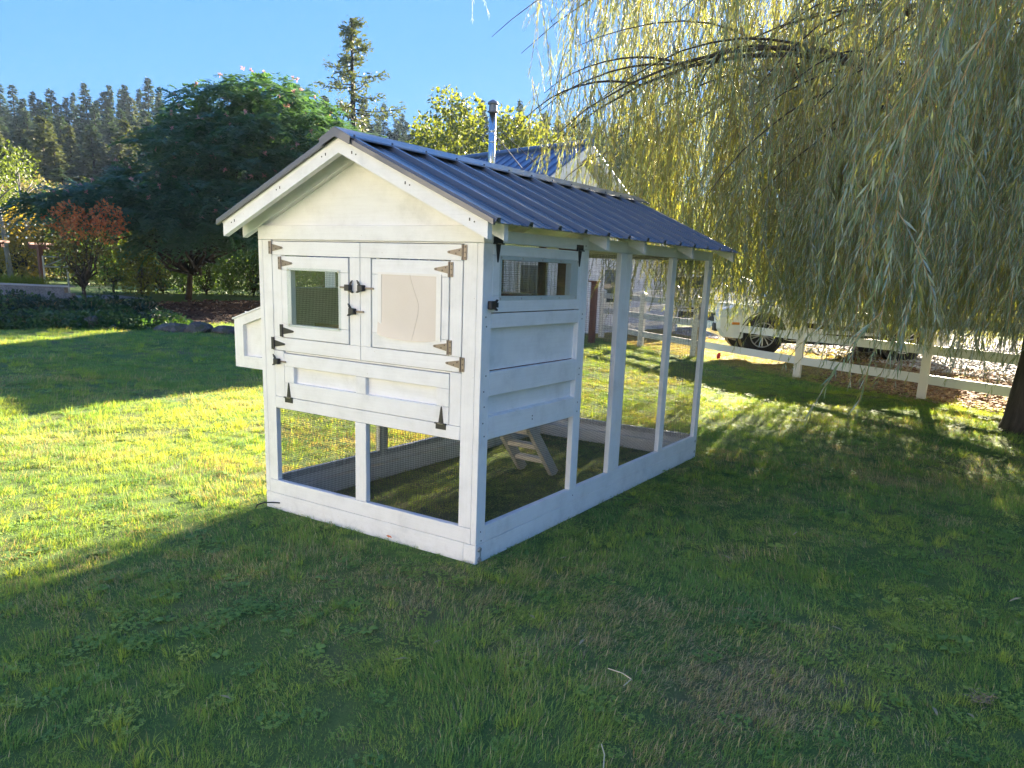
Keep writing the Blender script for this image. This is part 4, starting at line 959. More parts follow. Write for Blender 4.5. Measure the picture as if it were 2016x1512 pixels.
# silk tree: layered umbrellas of feathery fronds with pink blossom
SILK = leaf('silk_tree_fronds', [(.048, .125, .080), (.062, .15, .085), (.080, .165, .085), (.050, .125, .085)], .34, .55, (1.7, 1.6, .5))
PINK = leaf('silk_blossom', [(.55, .22, .24), (.62, .34, .30), (.48, .26, .22)], .4, .6, (1, 1, 1))
def silk_tree():
    b = at(370, 588, 29); b = Vector((b.x, b.y, gz(b.x, b.y))); g = np.random.default_rng(8); r = random.Random(8)
    t = thing('silk_tree', b, 'wide dark silk tree with feathery leaves and pink blossoms', 'tree')
    cl = [(500, 165, 28, 1.3), (440, 185, 28.5, 1.4), (560, 190, 28, 1.3), (420, 240, 28, 1.5), (500, 240, 27, 1.7), (590, 240, 28, 1.6), (640, 245, 29, 1.1), (370, 270, 27, 1.3), (450, 300, 26.5, 1.6), (540, 305, 27, 1.7), (620, 300, 28, 1.5), (690, 275, 29, .9),
          (340, 325, 27, 1.5), (400, 360, 26, 1.7), (490, 375, 26, 1.8), (580, 365, 26.5, 1.7), (275, 360, 26.5, 1.4), (215, 375, 26.5, 1.3), (160, 388, 26.5, 1.1), (115, 398, 26.5, .9), (310, 405, 26, 1.4), (380, 425, 26, 1.5), (460, 440, 26, 1.5), (540, 430, 26.5, 1.5), (250, 408, 26, 1.1), (350, 460, 26.5, 1.0)]
    clumps = []
    for px, py, D_, rr in cl:
        q = at(px, py, D_); clumps.append((q.x, q.y, q.z-rr*.3, rr))
        if r.random() < .75: q = at(px+r.uniform(-40, 40), py+r.uniform(0, 30), D_+r.uniform(2, 4.5)); clumps.append((q.x, q.y, q.z-rr*.3, rr))
    stems(r, b, clumps[::2], .10, BARKD, t, fork=.22, bend=.3)
    V, F = [], []; off = 0; BV, BF = [], []; boff = 0
    for cx, cy, cz, rr in clumps:
        n = int(88*rr**1.6); u = unit(g.normal(size=(n, 3))); u[:, 2] = np.abs(u[:, 2])*.9+g.uniform(-.25, .1, n); u = unit(u)
        base = np.array([cx, cy, cz])+u*(rr*g.uniform(.55, 1.0, n))[:, None]*np.array([1.15, 1.15, .40])
        d0 = unit(np.stack([u[:, 0], u[:, 1], u[:, 2]*.4+.15], -1)+g.normal(size=(n, 3))*.35); ln = g.uniform(.40, .78, n)
        s0 = unit(np.cross(d0, np.array([0, 0, 1.0])+g.normal(size=(n, 3))*.2))
        for k in range(7):       # leaflet pairs along each drooping frond
            s = (k+1)/7; p = base+d0*(ln*s)[:, None]+np.array([0, 0, -1])*(ln*.55*s*s)[:, None]
            for sg in (-1, 1):
                dd_ = unit(s0*sg+d0*.55+np.array([0, 0, -.35])+g.normal(size=(n, 3))*.1); pl = ln*.42*(1-.45*abs(s-.45)); nrm = unit(np.cross(dd_, np.array([0, 0, 1.0])))
                v, f = quads_from(p, dd_, nrm, pl, pl*.38); V.append(v); F.append(f+off); off += len(v)
        m = max(1, int(3.4*rr**1.5)); u = unit(g.normal(size=(m, 3))); u[:, 2] = np.abs(u[:, 2])
        for q in np.array([cx, cy, cz])+u*rr*np.array([1.15, 1.15, .50])+np.array([0, 0, .10]):
            k = 14; dd_ = unit(g.normal(size=(k, 3))+np.array([0, 0, .7])); v, f = quads_from(np.repeat(q[None], k, 0), dd_, unit(np.cross(dd_, g.normal(size=(k, 3)))), g.uniform(.07, .12, k), np.full(k, .03)); BV.append(v); BF.append(f+boff); boff += len(v)
    mesh_np('crown', np.concatenate(V)-np.array(b), np.concatenate(F), SILK, t); mesh_np('blossoms', np.concatenate(BV)-np.array(b), np.concatenate(BF), PINK, t)['kind'] = 'stuff'
silk_tree()

# leafy trees by the flue, shrubs and autumn trees at the back of the garden
LIGHT = leaf('fresh_leaves', [(.075, .105, .030), (.10, .135, .035), (.13, .15, .035), (.085, .115, .04)], .48, .5, (1.9, 1.7, .4))
DARKL = leaf('dark_shrub_leaves', [(.040, .085, .040), (.056, .11, .046), (.075, .13, .046)], .42, .5, (2.0, 1.9, .4))
MIDL = leaf('green_shrub_leaves', [(.045, .075, .024), (.065, .10, .030), (.085, .12, .034)], .48, .5, (1.9, 1.7, .4))
YEL = leaf('yellow_leaves', [(.24, .19, .035), (.32, .25, .045), (.17, .16, .04)], .5, .5, (1.5, 1.3, .5)); OLIVE = leaf('pale_autumn_leaves', [(.15, .15, .075), (.19, .18, .085), (.12, .13, .06), (.18, .15, .09)], .42, .6, (1.5, 1.3, .7))
ORANGE = leaf('orange_maple_leaves', [(.55, .15, .06), (.62, .24, .09), (.46, .11, .055), (.60, .32, .13)], .55, .5, (1.5, 1.3, .8)); BRONZEL = leaf('bronze_green_maple_leaves', [(.10, .095, .030), (.16, .11, .035), (.065, .085, .028)], .45, .5, (1.7, 1.5, .4))
def spot(px, D_): q = at(px, 560, D_); return (q.x, q.y)
def tall(px, py, D_): q = at(px, py, D_); return q.z-gz(q.x, q.y)
leafy('maple_tree', 'light green maple tree behind the house left of the flue', 'tree', spot(893, 41), tall(893, 172, 41), 4.6, LIGHT, 41, per=300, ln=.22, asp=.6, nclump=26, lo=.30, r0=.14, cr=(.16, .26))
leafy('maple_tree', 'light green maple tree behind the house right of the flue', 'tree', spot(1012, 42), tall(1012, 212, 42), 4.8, LIGHT, 42, per=300, ln=.22, asp=.6, nclump=26, lo=.30, r0=.13, cr=(.16, .26))
leafy('maple_tree', 'low light green tree between silk tree and maples', 'tree', spot(850, 44), tall(850, 235, 44), 3.6, MIDL, 43, per=300, ln=.22, asp=.6, nclump=18, lo=.30, r0=.10)
leafy('garden_shrub', 'yellow green shrub under the silk tree', 'shrub', spot(280, 31.5), 2.75, 2.1, leaf('yellow_green_shrub_leaves', [(.11, .13, .03), (.17, .17, .035), (.08, .11, .03)], .5, .5, (1.9, 1.6, .4)), 51, per=420, ln=.11, nclump=18, lo=.12, r0=.04)  # yellow green is this shrub's own leaf colour
for i, (px, D_, h, w_) in enumerate(((318, 33, 3.4, 2.6), (362, 34.5, 4.0, 3.0), (405, 33.5, 3.8, 3.0), (452, 34.5, 4.0, 3.0), (500, 33.5, 4.0, 3.2), (560, 34, 4.0, 3.4), (640, 35, 4.2, 4))):
    leafy('garden_shrub', 'dark many stemmed shrub in the row beneath the silk tree', 'shrub', spot(px, D_), h, w_, DARKL, 60+i, per=360, ln=.12, nclump=24, lo=.10, r0=.03, group='dark shrubs beneath the silk tree', fork=.06, cr=(.16, .30))
for i in range(12):
    leafy('garden_shrub', 'sunlit green shrub in the hedge behind the dark shrubs', 'shrub', spot(160+i*48, 40+(i % 3)), 2.6+.5*(i % 2), 3.0, MIDL, 160+i, per=170, ln=.16, nclump=13, lo=.05, r0=.04, group='hedge behind the dark shrubs', cr=(.2, .36))
leafy('garden_shrub', 'bronze green bush behind the small maple', 'shrub', spot(225, 32.5), 2.7, 2.4, DARKL, 70, per=340, ln=.12, nclump=14, lo=.15, r0=.04)
for i, (px, D_, h, w_, mt, lb) in enumerate(((45, 44, 3.6, 3.0, YEL, 'bright yellow autumn shrub behind the arbor'), (135, 46, 3.9, 3.6, OLIVE, 'pale tan autumn shrub behind the metal gate'), (5, 47, 4.6, 3.6, MIDL, 'pale green shrub behind the raised planter'), (95, 50, 5.2, 4.4, OLIVE, 'tall pale autumn tree behind the yellow shrub'), (-20, 52, 5.2, 4.6, MIDL, 'tall pale autumn tree near the bare birches'),
        (190, 48, 4.6, 4.0, OLIVE, 'pale autumn shrub behind the orange maple'), (245, 46, 4.2, 3.6, MIDL, 'green shrub behind the yellow green shrub'), (40, 58, 7.6, 5.0, MIDL, 'olive green tree below the wooded hillside'), (150, 60, 5.4, 6.0, OLIVE, 'broad tan tree below the wooded hillside'))):
    leafy('autumn_tree' if h > 5 else 'autumn_shrub', lb, 'tree' if h > 5 else 'shrub', spot(px, D_), h, w_, mt, 80+i, per=230, ln=.20, nclump=18, lo=.12, r0=.07)
for i, (px, D_) in enumerate(((24, 43), (72, 45))):
    b = spot(px, D_); z = gz(*b); t = thing('birch_tree', (b[0], b[1], z), 'bare pale stemmed birch among the autumn shrubs', 'tree', 'bare birches'); rr = random.Random(90+i); m = MB(); p = Vector((b[0], b[1], z-.1)); top = p+Vector((rr.uniform(-.4, .4), rr.uniform(-.3, .3), 4.4)); m.tube([p, p.lerp(top, .5)+Vector((.1, 0, 0)), top], [.13, .10, .05], 7)
    for k in range(8):
        s = p.lerp(top, rr.uniform(.45, .98)); e = s+Vector((rr.uniform(-1, 1), rr.uniform(-1, 1), rr.uniform(.5, 1.4))); m.tube([s, s.lerp(e, .5)+Vector((0, 0, .1)), e], [.045, .03, .008], 5)
    m.build('trunk', BARKL, t, smooth_=True)
# small Japanese maple, orange on top and green below
def jmaple():
    b = at(165, 590, 25.0); b = Vector((b.x, b.y, gz(b.x, b.y))); t = thing('japanese_maple', b, 'small maple with orange crown and green lower leaves in the bed', 'tree'); g = np.random.default_rng(13); r = random.Random(13)
    up = [at(px, py, 25+r.uniform(-.9, .9)) for px, py in ((135, 418), (115, 430), (155, 430), (185, 420), (205, 418), (222, 430), (170, 445), (145, 455), (195, 450), (215, 455))]
    lo = [at(px, py, 25+r.uniform(-.9, .9)) for px, py in ((100, 470), (120, 475), (135, 495), (165, 490), (185, 500), (150, 520), (200, 480))]
    cu = [(q.x, q.y, q.z, .38) for q in up]; cl = [(q.x, q.y, q.z, .36) for q in lo]; stems(r, b, cu+cl, .055, BARKD, t, fork=.28, bend=.07)
    v, f = leaf_cloud(g, np.array(cu), 1100, .085, .7); mesh_np('orange_leaves', v-np.array(b), f, ORANGE, t); v, f = leaf_cloud(g, np.array(cl), 900, .085, .7); mesh_np('green_leaves', v-np.array(b), f, BRONZEL, t)
jmaple()
# trees that stand beyond the driveway, behind the willow
for i, (px, D_, h, w_) in enumerate(((1330, 46, 6.5, 6), (1480, 48, 5.5, 6), (1620, 50, 6.0, 7), (1760, 50, 5.5, 7), (1900, 48, 5.5, 7), (2040, 46, 5.5, 7), (2200, 44, 5, 7))):
    leafy('hedgerow_tree', 'round green tree in the hedgerow beyond the driveway', 'tree', spot(px, D_), h, w_, MIDL, 120+i, per=120, ln=.26, nclump=18, lo=.1, r0=.10, group='hedgerow beyond the driveway')

# ---------------------------------------------------------------- garden bed, stones, planter, arbor, gate, lights
def rock(name, x, y, sx, sy, sz, seed, m, label, cat='rock', group=None, sink=.35):
    g = random.Random(seed); bm = bmesh.new(); bmesh.ops.create_icosphere(bm, subdivisions=3, radius=1.0)
    o = [Vector((g.uniform(-1, 1), g.uniform(-1, 1), g.uniform(-1, 1))).normalized() for _ in range(9)]; k = [g.uniform(.62, .92) for _ in o]
    for v in bm.verts:
        p = v.co.copy()
        for a, b_ in zip(o, k):
            dd_ = p.dot(a)
            if dd_ > b_: p -= a*(dd_-b_)*.85
        p *= 1+.04*math.sin(9*p.x+seed)*math.cos(8*p.y); v.co = Vector((p.x*sx, p.y*sy, p.z*sz))
    z = gz(x, y); ob = MB().bm(bm, Matrix.Translation((x, y, z+sz*(1-sink*2)))).build(name, m, None, (x, y, z), smooth_=False); tag(ob, label, cat, group); return ob
STONE = speckle('mossy_boulder', [(.07, .062, .055), (.11, .10, .09), (.14, .125, .11), (.06, .07, .04)], 9, .9, .6, 4)
for i, (px, py, s_) in enumerate(((12, 640, .42), (58, 642, .50), (110, 640, .52), (150, 634, .34), (190, 634, .44), (236, 630, .36), (335, 628, .40), (362, 630, .50), (402, 624, .42), (455, 622, .40))):
    q = at(px, py, 20.6-.004*abs(px-120)); rock('boulder', q.x-.5, q.y+.2, s_*r.uniform(.5, .8), s_*r.uniform(.7, 1.0), s_*r.uniform(.3, .55), 200+i, STONE, 'low grey boulder edging the garden bed', 'rock', 'boulders edging the bed')
COVER = leaf('groundcover_leaves', [(.035, .085, .030), (.050, .11, .040), (.075, .135, .045), (.04, .09, .05)], .35, .5, (1.6, 1.6, .4)); COVER2 = leaf('dark_groundcover_leaves', [(.022, .05, .032), (.035, .068, .04)], .3, .5, (1.5, 1.5, .5))
def low_plant(px, py, D_, h, w_, mt, seed, label, group, name='bed_plant'):
    q = at(px, py, D_); b = Vector((q.x, q.y, gz(q.x, q.y))); t = thing(name, b, label, 'plant', group); g = np.random.default_rng(seed); n = int(520*w_)
    a = g.uniform(0, 6.28, n); rr = w_*.5*np.sqrt(g.random(n)); z = h*(1-(rr/(w_*.5))**2*.7)*g.uniform(.25, 1.0, n)
    p = np.stack([rr*np.cos(a), rr*np.sin(a), z], -1); d = unit(np.stack([np.cos(a)*.8, np.sin(a)*.8, g.uniform(-.5, .5, n)], -1)+g.normal(size=(n, 3))*.4); l = g.uniform(.07, .13, n)
    v, f = quads_from(p, d, unit(np.cross(d, g.normal(size=(n, 3)))), l, l*.7); mesh_np('leaves', v, f, mt, t)
    m = MB(); r = random.Random(seed)
    for k in range(9): e = Vector((r.uniform(-.4, .4)*w_, r.uniform(-.4, .4)*w_, h*.7)); m.tube([b, b+e*.5+Vector((0, 0, .05)), b+e], .006, 4)
    m.build('stems', TWIG, t)['kind'] = 'stuff'; return t
r = random.Random(4)
for i in range(20):
    px = 5+i*16.5+r.uniform(-6, 6); low_plant(px, 622, 20.9+r.uniform(-.3, .9), r.uniform(.26, .42), r.uniform(.9, 1.3), COVER, 300+i, 'low bright green groundcover mound behind the boulders', 'groundcover mounds behind the boulders')
for i in range(15):
    px = -5+i*20+r.uniform(-6, 6); low_plant(px, 600, 23.4+r.uniform(-.6, 1.2), r.uniform(.35, .6), r.uniform(.9, 1.4), COVER2 if i % 3 else COVER, 330+i, 'dark leafy perennial clump in the garden bed', 'perennials in the garden bed')
for i, (px, D_) in enumerate(((35, 20.8), (300, 21.0), (318, 23))): low_plant(px, 632, D_, .42, .8, COVER2, 350+i, 'upright strappy dark plant between the boulders', 'strappy plants between the boulders')
# block planter
BLOCK = speckle('concrete_block', [(.16, .16, .17), (.20, .20, .21), (.25, .25, .26)], 30, .9, .3)
pq = at(40, 578, 26.5); pl_ = thing('block_planter', (pq.x, pq.y, gz(pq.x, pq.y)), 'raised grey concrete block planter in the bed', 'planter'); ax = Vector((RIGHT.x, RIGHT.y, 0)).normalized(); ay = Vector((-ax.y, ax.x, 0)); zb = gz(pq.x, pq.y)-.05
def obox(c, l, w_, z0, z1, name, m, parent):
    ps = [c+ax*a*l/2+ay*b_*w_/2 for a, b_ in ((-1, -1), (1, -1), (1, 1), (-1, 1))]; vs = [Vector((p.x, p.y, z0)) for p in ps]+[Vector((p.x, p.y, z1)) for p in ps]
    return MB().add(vs, [(3, 2, 1, 0), (4, 5, 6, 7), (0, 1, 5, 4), (1, 2, 6, 5), (2, 3, 7, 6), (3, 0, 4, 7)]).build(name, m, parent)
for row in range(3):
    for k in range(8):
        c = Vector((pq.x, pq.y, 0))+ax*(-1.75+k*.41+(.2 if row % 2 else 0)); obox(c, .40, .2, zb+row*.155, zb+row*.155+.15, 'block', BLOCK, pl_)
for k in range(8): obox(Vector((pq.x, pq.y, 0))+ax*(-1.7+k*.43)-ay*.01, .425, .26, zb+.467, zb+.51, 'cap_stone', plain('pale_cap_stone', (.36, .36, .36), .8), pl_)
GRASSY = leaf('lime_grass', [(.14, .18, .03), (.19, .22, .04)], .5, .5, (1.5, 1.5, .4))
for i, px in enumerate((18, 66)):
    q = at(px, 555, 27.3); b = Vector((q.x, q.y, zb+.3)); g = np.random.default_rng(400+i); n = 340; d = unit(g.normal(size=(n, 3))*np.array([.55, .55, .2])+np.array([0, 0, 1])); t = thing('ornamental_grass', b, 'lime green ornamental grass in the block planter', 'plant', 'ornamental grasses in the planter')
    v, f = quads_from(g.normal(size=(n, 3))*np.array([.14, .14, .02]), d, unit(np.cross(d, g.normal(size=(n, 3)))), g.uniform(.35, .60, n), np.full(n, .022)); mesh_np('blades', v, f, GRASSY, t)
# redwood arbor: two posts, beams and cross pieces
def arbor():
    q1, q2 = at(86, 577, 32), at(-2, 577, 31.0); z = gz(q1.x, q1.y); t = thing('garden_arbor', (q1.x, q1.y, z), 'dark redwood arbor post with short overhanging beam', 'arbor'); zt_ = at(78, 482, 32).z
    for q in (q1, q2): MB().box(q.x-.07, q.x+.07, q.y-.07, q.y+.07, gz(q.x, q.y)-.1, zt_, .005).build('post', REDWOOD, t)
    for q in (q1, q2):
        c = Vector((q.x, q.y, 0)); obox(c-ax*.05, .62, .05, zt_-.14, zt_, 'beam', REDWOOD, t); obox(c-ax*.05+ay*.09, .62, .05, zt_-.14, zt_, 'beam', REDWOOD, t)
        for k in (-.2, .05, .3): obox(c+ax*k, .05, .6, zt_+.001, zt_+.07, 'cross_piece', REDWOOD, t)
arbor()
ga, gb = at(91, 578, 31.5), at(137, 577, 31.8); gt = thing('metal_gate', (ga.x, ga.y, gz(ga.x, ga.y)), 'galvanised tube garden gate beside the arbor post', 'gate'); GALV = plain('galvanised_tube', (.42, .42, .41), .45, .7)
z0 = gz(ga.x, ga.y)
for q in (ga, gb): MB().tube([(q.x, q.y, z0-.1), (q.x, q.y, z0+1.22)], .03, 8).build('upright', GALV, gt)
for h in (1.20, .86): MB().tube([(ga.x, ga.y, z0+h), (gb.x, gb.y, z0+h)], .02, 8).build('rail', GALV, gt)
MB().tube([(ga.x, ga.y, z0+.86), (gb.x, gb.y, z0+1.20)], .016, 8).build('brace', GALV, gt)
BULB = plain('frosted_bulb', (.85, .85, .80), .3)
for i, (py, D_, lb) in enumerate(((432, 36, 'upper string of garden bulbs in front of autumn trees'), (455, 34, 'lower string of garden bulbs in front of autumn trees'))):
    a_, b_ = at(-60, py-10, D_), at(150, py-8, D_+1); t = thing('string_lights', a_, lb, 'string lights'); n = 13; pts = [a_.lerp(b_, k/(n-1))-Vector((0, 0, .35*math.sin(math.pi*k/(n-1)))) for k in range(n)]
    MB().tube(pts, .008, 4).build('cable', TRIM, t)
    for p in pts: MB().lathe([(.010, 0), (.026, -.02), (.032, -.045), (.020, -.07), (.005, -.08)], p, 'z', 8).build('bulb', BULB, t)

# ---------------------------------------------------------------- the house across the lawn, behind the photographer
hx, hy = -5.0, -14.0
nh = thing('neighbour_house', (hx, hy, 0), 'cream two storey house across the lawn facing the coop', 'house'); CREAM = plain('cream_siding', (.50, .485, .455), .6, 0, .05, 2)
MB().box(hx-10, hx+10, hy-7, hy, -.2, 5.8).build('wall', CREAM, nh)
for s_ in (-1, 1): MB().prism([(hy-3.5, 8.6), (hy-3.5+s_*4.1, 5.7), (hy-3.5+s_*4.1, 5.95), (hy-3.5, 8.85)], 'x', hx-10.5, hx+10.5).build('roof_slope', HROOF, nh)
for k in range(5):
    for z in (.9, 3.5):
        x = hx-8+k*4; w_ = MB().box(x-.75, x+.75, hy, hy+.05, z, z+1.4, .01).build('window', VINYL, nh); MB().box(x-.66, x+.66, hy+.05, hy+.056, z+.09, z+1.31).build('pane', GLASS, w_)

# ---------------------------------------------------------------- lawn grass
def grass_material():
    m, t, out = nt('grass_blades')
    def ia(nm): return nd(t, 'ShaderNodeAttribute', attribute_type='INSTANCER', attribute_name=nm).outputs['Fac']
    rnd = nd(t, 'ShaderNodeNewGeometry').outputs['Random Per Island']; tone, dry = ia('tone'), ia('dry')
    f = nd(t, 'ShaderNodeMath', {0: rnd, 1: .45}, operation='MULTIPLY').outputs[0]; f = nd(t, 'ShaderNodeMath', {0: f, 1: tone}, operation='ADD').outputs[0]
    g = ramp(t, f, [(0.0, (.085, .185, .075)), (.35, (.16, .30, .090)), (.7, (.22, .34, .085)), (1.0, (.32, .41, .095))])
    st = ramp(t, rnd, [(0, (.26, .20, .115)), (.5, (.40, .33, .20)), (1, (.54, .48, .32))])
    isdry = nd(t, 'ShaderNodeMath', {0: nd(t, 'ShaderNodeMath', {0: rnd, 1: 7.31}, operation='MULTIPLY').outputs[0], 1: 1.0}, operation='MODULO').outputs[0]
    isdry = nd(t, 'ShaderNodeMath', {0: isdry, 1: dry}, operation='LESS_THAN').outputs[0]
    c = mix(t, isdry, g, st)
    p = nd(t, 'ShaderNodeBsdfPrincipled', {'Base Color': c, 'Roughness': .65, 'Specular IOR Level': .18})
    tr = nd(t, 'ShaderNodeBsdfTranslucent', {0: mix(t, 1.0, c, (1.75, 1.5, .38), 'MULTIPLY')})
    ms = nd(t, 'ShaderNodeMixShader', {0: .38, 1: p.outputs[0], 2: tr.outputs[0]}); t.links.new(ms.outputs[0], out.inputs[0]); return m
GRASS = grass_material()
def tuft(seed, n, rad, h0, h1, w, lean, clump=0.0, comb=None):
    g = np.random.default_rng(seed); a = g.uniform(0, 2*np.pi, n); rr = rad*np.sqrt(g.random(n)); b = np.stack([rr*np.cos(a), rr*np.sin(a), np.full(n, -.008)], -1)
    la = g.uniform(0, 2*np.pi, n)
    if comb is not None: la = comb+g.normal(size=n)*.5
    if clump: la = a+g.normal(size=n)*.5
    le = np.clip(np.abs(g.normal(size=n))*lean, 0, 1.35); h = g.uniform(h0, h1, n); ou = np.stack([np.cos(la), np.sin(la), np.zeros(n)], -1); up = np.array([0, 0, 1.0])
    d1 = unit(ou*np.sin(le*.5)[:, None]+up*np.cos(le*.5)[:, None]); d2 = unit(ou*np.sin(le*1.25)[:, None]+up*np.cos(le*1.25)[:, None])
    tw = g.uniform(-1.2, 1.2, n); s = unit(np.stack([-np.sin(la+tw), np.cos(la+tw), np.zeros(n)], -1)); ww = w*g.uniform(.6, 1.25, n)
    m = b+d1*(h*.5)[:, None]; t = m+d2*(h*.55)[:, None]
    V = np.stack([b-s*(ww*.5)[:, None], b+s*(ww*.5)[:, None], m+s*(ww*.42)[:, None], m-s*(ww*.42)[:, None], t], 1).reshape(-1, 3); i = np.arange(n)[:, None]*5
    F = np.concatenate([i+np.array([[0, 1, 2]]), i+np.array([[0, 2, 3]]), i+np.array([[3, 2, 4]])], 1).reshape(-1, 3)
    return mesh_np('tuft', V, F, GRASS, link=False)
def rosette(seed):
    g = np.random.default_rng(seed); V, F = [], []
    for k in range(9):
        a = k*2.4+g.uniform(-.3, .3); u = np.array([math.cos(a), math.sin(a), 0]); s = np.array([-math.sin(a), math.cos(a), 0]); up = np.array([0, 0, 1.0]); l = g.uniform(.035, .065); w = l*.22; i = len(V)
        V += [u*.004, u*l*.4+s*w*.7+up*l*.30, u*l*.75+s*w+up*l*.36, u*l+up*l*.26, u*l*.75-s*w+up*l*.36, u*l*.4-s*w*.7+up*l*.30]; F += [(i, i+1, i+5), (i+1, i+2, i+4), (i+1, i+4, i+5), (i+2, i+3, i+4)]
    return mesh_np('rosette', V, F, GRASS, link=False)
def clover(seed):
    g = np.random.default_rng(seed); V, F = [], []
    for k in range(22):
        a = g.uniform(0, 6.28); r_ = .07*math.sqrt(g.random()); c = np.array([r_*math.cos(a), r_*math.sin(a), g.uniform(.018, .035)]); ph = g.uniform(0, 6.28)
        for q in range(3):
            th = ph+q*2.094; u = np.array([math.cos(th), math.sin(th), g.uniform(-.1, .35)]); s = np.array([-math.sin(th), math.cos(th), 0]); l = g.uniform(.009, .014); i = len(V)
            V += [c, c+u*l*.6+s*l*.5, c+u*l, c+u*l*.6-s*l*.5]; F += [(i, i+1, i+2), (i, i+2, i+3)]
    return mesh_np('clover', V, F, GRASS, link=False)
tufts = [tuft(1, 60, .070, .018, .040, .0025, 1.15), tuft(2, 60, .070, .018, .040, .0025, 1.25), tuft(3, 60, .070, .014, .034, .0023, 1.35), tuft(4, 52, .062, .022, .048, .0027, 1.0), tuft(5, 54, .065, .028, .070, .0025, 1.35, comb=0.0), tuft(6, 54, .065, .032, .080, .0027, 1.4, comb=0.0),
         tuft(7, 34, .035, .05, .10, .0034, .65, clump=1), tuft(8, 26, .03, .045, .09, .0038, .7, clump=1), clover(9), tuft(10, 56, .055, .02, .05, .0022, 1.4), rosette(11)]
def lawn():
    g = np.random.default_rng(77); P = []
    for d0, d1, dens, sc in ((0.2, 4.5, 420, .85), (4.5, 8, 250, 1.0), (8, 14, 110, 1.35), (14, 23.5, 50, 1.9)):
        half = 1.25 if d1 < 15 else 1.0; n = int(dens*half*1.16*(d1**2-d0**2)); a = g.uniform(-half, half, n)+R(31.8); d = np.sqrt(g.uniform(d0**2, d1**2, n))
        x, y = CAM.x-np.sin(a)*d, CAM.y+np.cos(a)*d; P.append(np.stack([x, y, np.full(n, sc)], -1))
    P = np.concatenate(P); x, y, sc = P.T
    inb = (x > -W-.01) & (x < .01) & (y > -.01) & (y < L+.01); ink = (x > -W+.1) & (x < -.1) & (y > .1) & (y < L-.1)
    keep = ~(inb & ~ink) & (fence_s(x, y)+edge_n(x, y) < .05+g.normal(size=len(x))*.12) & (x > -16.2+.5*vnoise(y, y*0, 3.0, 12)+g.normal(size=len(x))*.08)
    keep &= ~((np.abs(x-WT.x) < .3) & (np.abs(y-WT.y) < .3))
    x, y, sc = x[keep], y[keep], sc[keep]; n = len(x)
    dd_ = .5+.5*vnoise(x, y, .55, 31)*.6+.5*vnoise(x, y, .17, 32)*.5+.25*vnoise(x, y, 1.9, 33)
    band = np.exp(-((y+.55-.1*x)/.9)**2)*(x > -2.5)*(x < 2.5)*.22      # worn drier strip along the front of the coop
    left_dry = .10*(x < -1.9)*(y < 2.5)  # more dry blades left of the coop
    dry = np.clip((dd_-.55)*1.2+band+left_dry+.12, .06, .75)
    dry = np.where((dd_ < .40), np.minimum(dry, .09), dry)
    tone = np.clip(.36+.30*vnoise(x, y, .8, 34)+.30*vnoise(x, y, .22, 35)+g.normal(size=n)*.08, .02, .85)
    idx = g.choice(10, n, p=[.21, .21, .19, .10, .09, .08, .008, .008, .054, .05]); comb = (vnoise(x, y, .9, 41) > .25); idx = np.where(comb & (g.random(n) < .5), g.integers(4, 6, n), idx)
    tall_ = (vnoise(x, y, .28, 42) > .55) & (g.random(n) < .20); idx = np.where(tall_, g.integers(6, 8, n), idx); tone = np.where((idx == 6) | (idx == 7), np.clip(tone+.28, 0, .9), tone); dry = np.where((idx == 6) | (idx == 7), .04, dry); cl = (vnoise(x, y, .30, 51) > .74) & (g.random(n) < .25); idx = np.where(cl, 8, idx); ro = (vnoise(x, y, .5, 52) > .35) & (g.random(n) < .018); idx = np.where(ro, 10, idx); dry = np.where((idx == 8) | (idx == 10), 0.0, dry)
    rz = np.where((idx == 4) | (idx == 5), 2.6*vnoise(x, y, 1.2, 43)+2.0+g.normal(size=n)*.4, g.uniform(0, 6.28, n))
    tilt = .10; rot = np.stack([g.normal(size=n)*tilt, g.normal(size=n)*tilt, rz], -1)
    hz = sc**.45*g.uniform(.75, 1.15, n)*np.clip(1+.35*vnoise(x, y, .6, 44), .6, 1.5)
    hz = hz*np.where(np.hypot(x-CAM.x, y-CAM.y) < 7, .74, .9)
    nearc = np.hypot(np.maximum(np.abs(x+W/2)-W/2, 0), np.maximum(np.abs(y-L/2)-L/2, 0)); hz = hz*(.55+.45*smooth(.03, .30, nearc))
    scl = np.stack([sc*g.uniform(.85, 1.2, n), sc*g.uniform(.85, 1.2, n), hz], -1)
    o = scatter('lawn_grass', np.stack([x, y, ground_z(x, y)], -1), rot, scl, idx, tufts, None, {'dry': dry, 'tone': tone})
    tag(o, 'short mixed green lawn grass with dry straw patches', 'grass', kind='stuff'); print('grass tufts', n)
lawn()
# sparse dry tufts, chips and stones on the verge and driveway
def verge():
    g = np.random.default_rng(78); n = 9000; x = g.uniform(-8.3, 6, n); s = g.uniform(-.25, 3.2, n); y = (s+8.83-.577*x)/.8167; k = (x < .6+g.normal(size=n)*.4) | (g.random(n) < .10); x, y = x[k], y[k]; n = len(x)
    o = scatter('verge_grass', np.stack([x, y, ground_z(x, y)+.01], -1), np.stack([g.normal(size=n)*.15, g.normal(size=n)*.15, g.uniform(0, 6.28, n)], -1), np.stack([np.full(n, 1.5), np.full(n, 1.5), g.uniform(.4, .9, n)], -1), g.integers(0, 3, n), [tuft(21, 50, .06, .02, .05, .003, 1.0), tuft(22, 50, .06, .02, .05, .003, 1.1), tuft(23, 40, .06, .03, .06, .003, 1.0)], None, {'dry': np.clip(.78+.2*vnoise(x, y, .6, 3), .5, .97), 'tone': np.full(n, .4)})
    tag(o, 'thin dry straw grass on the verge by the fence', 'grass', kind='stuff')
verge()
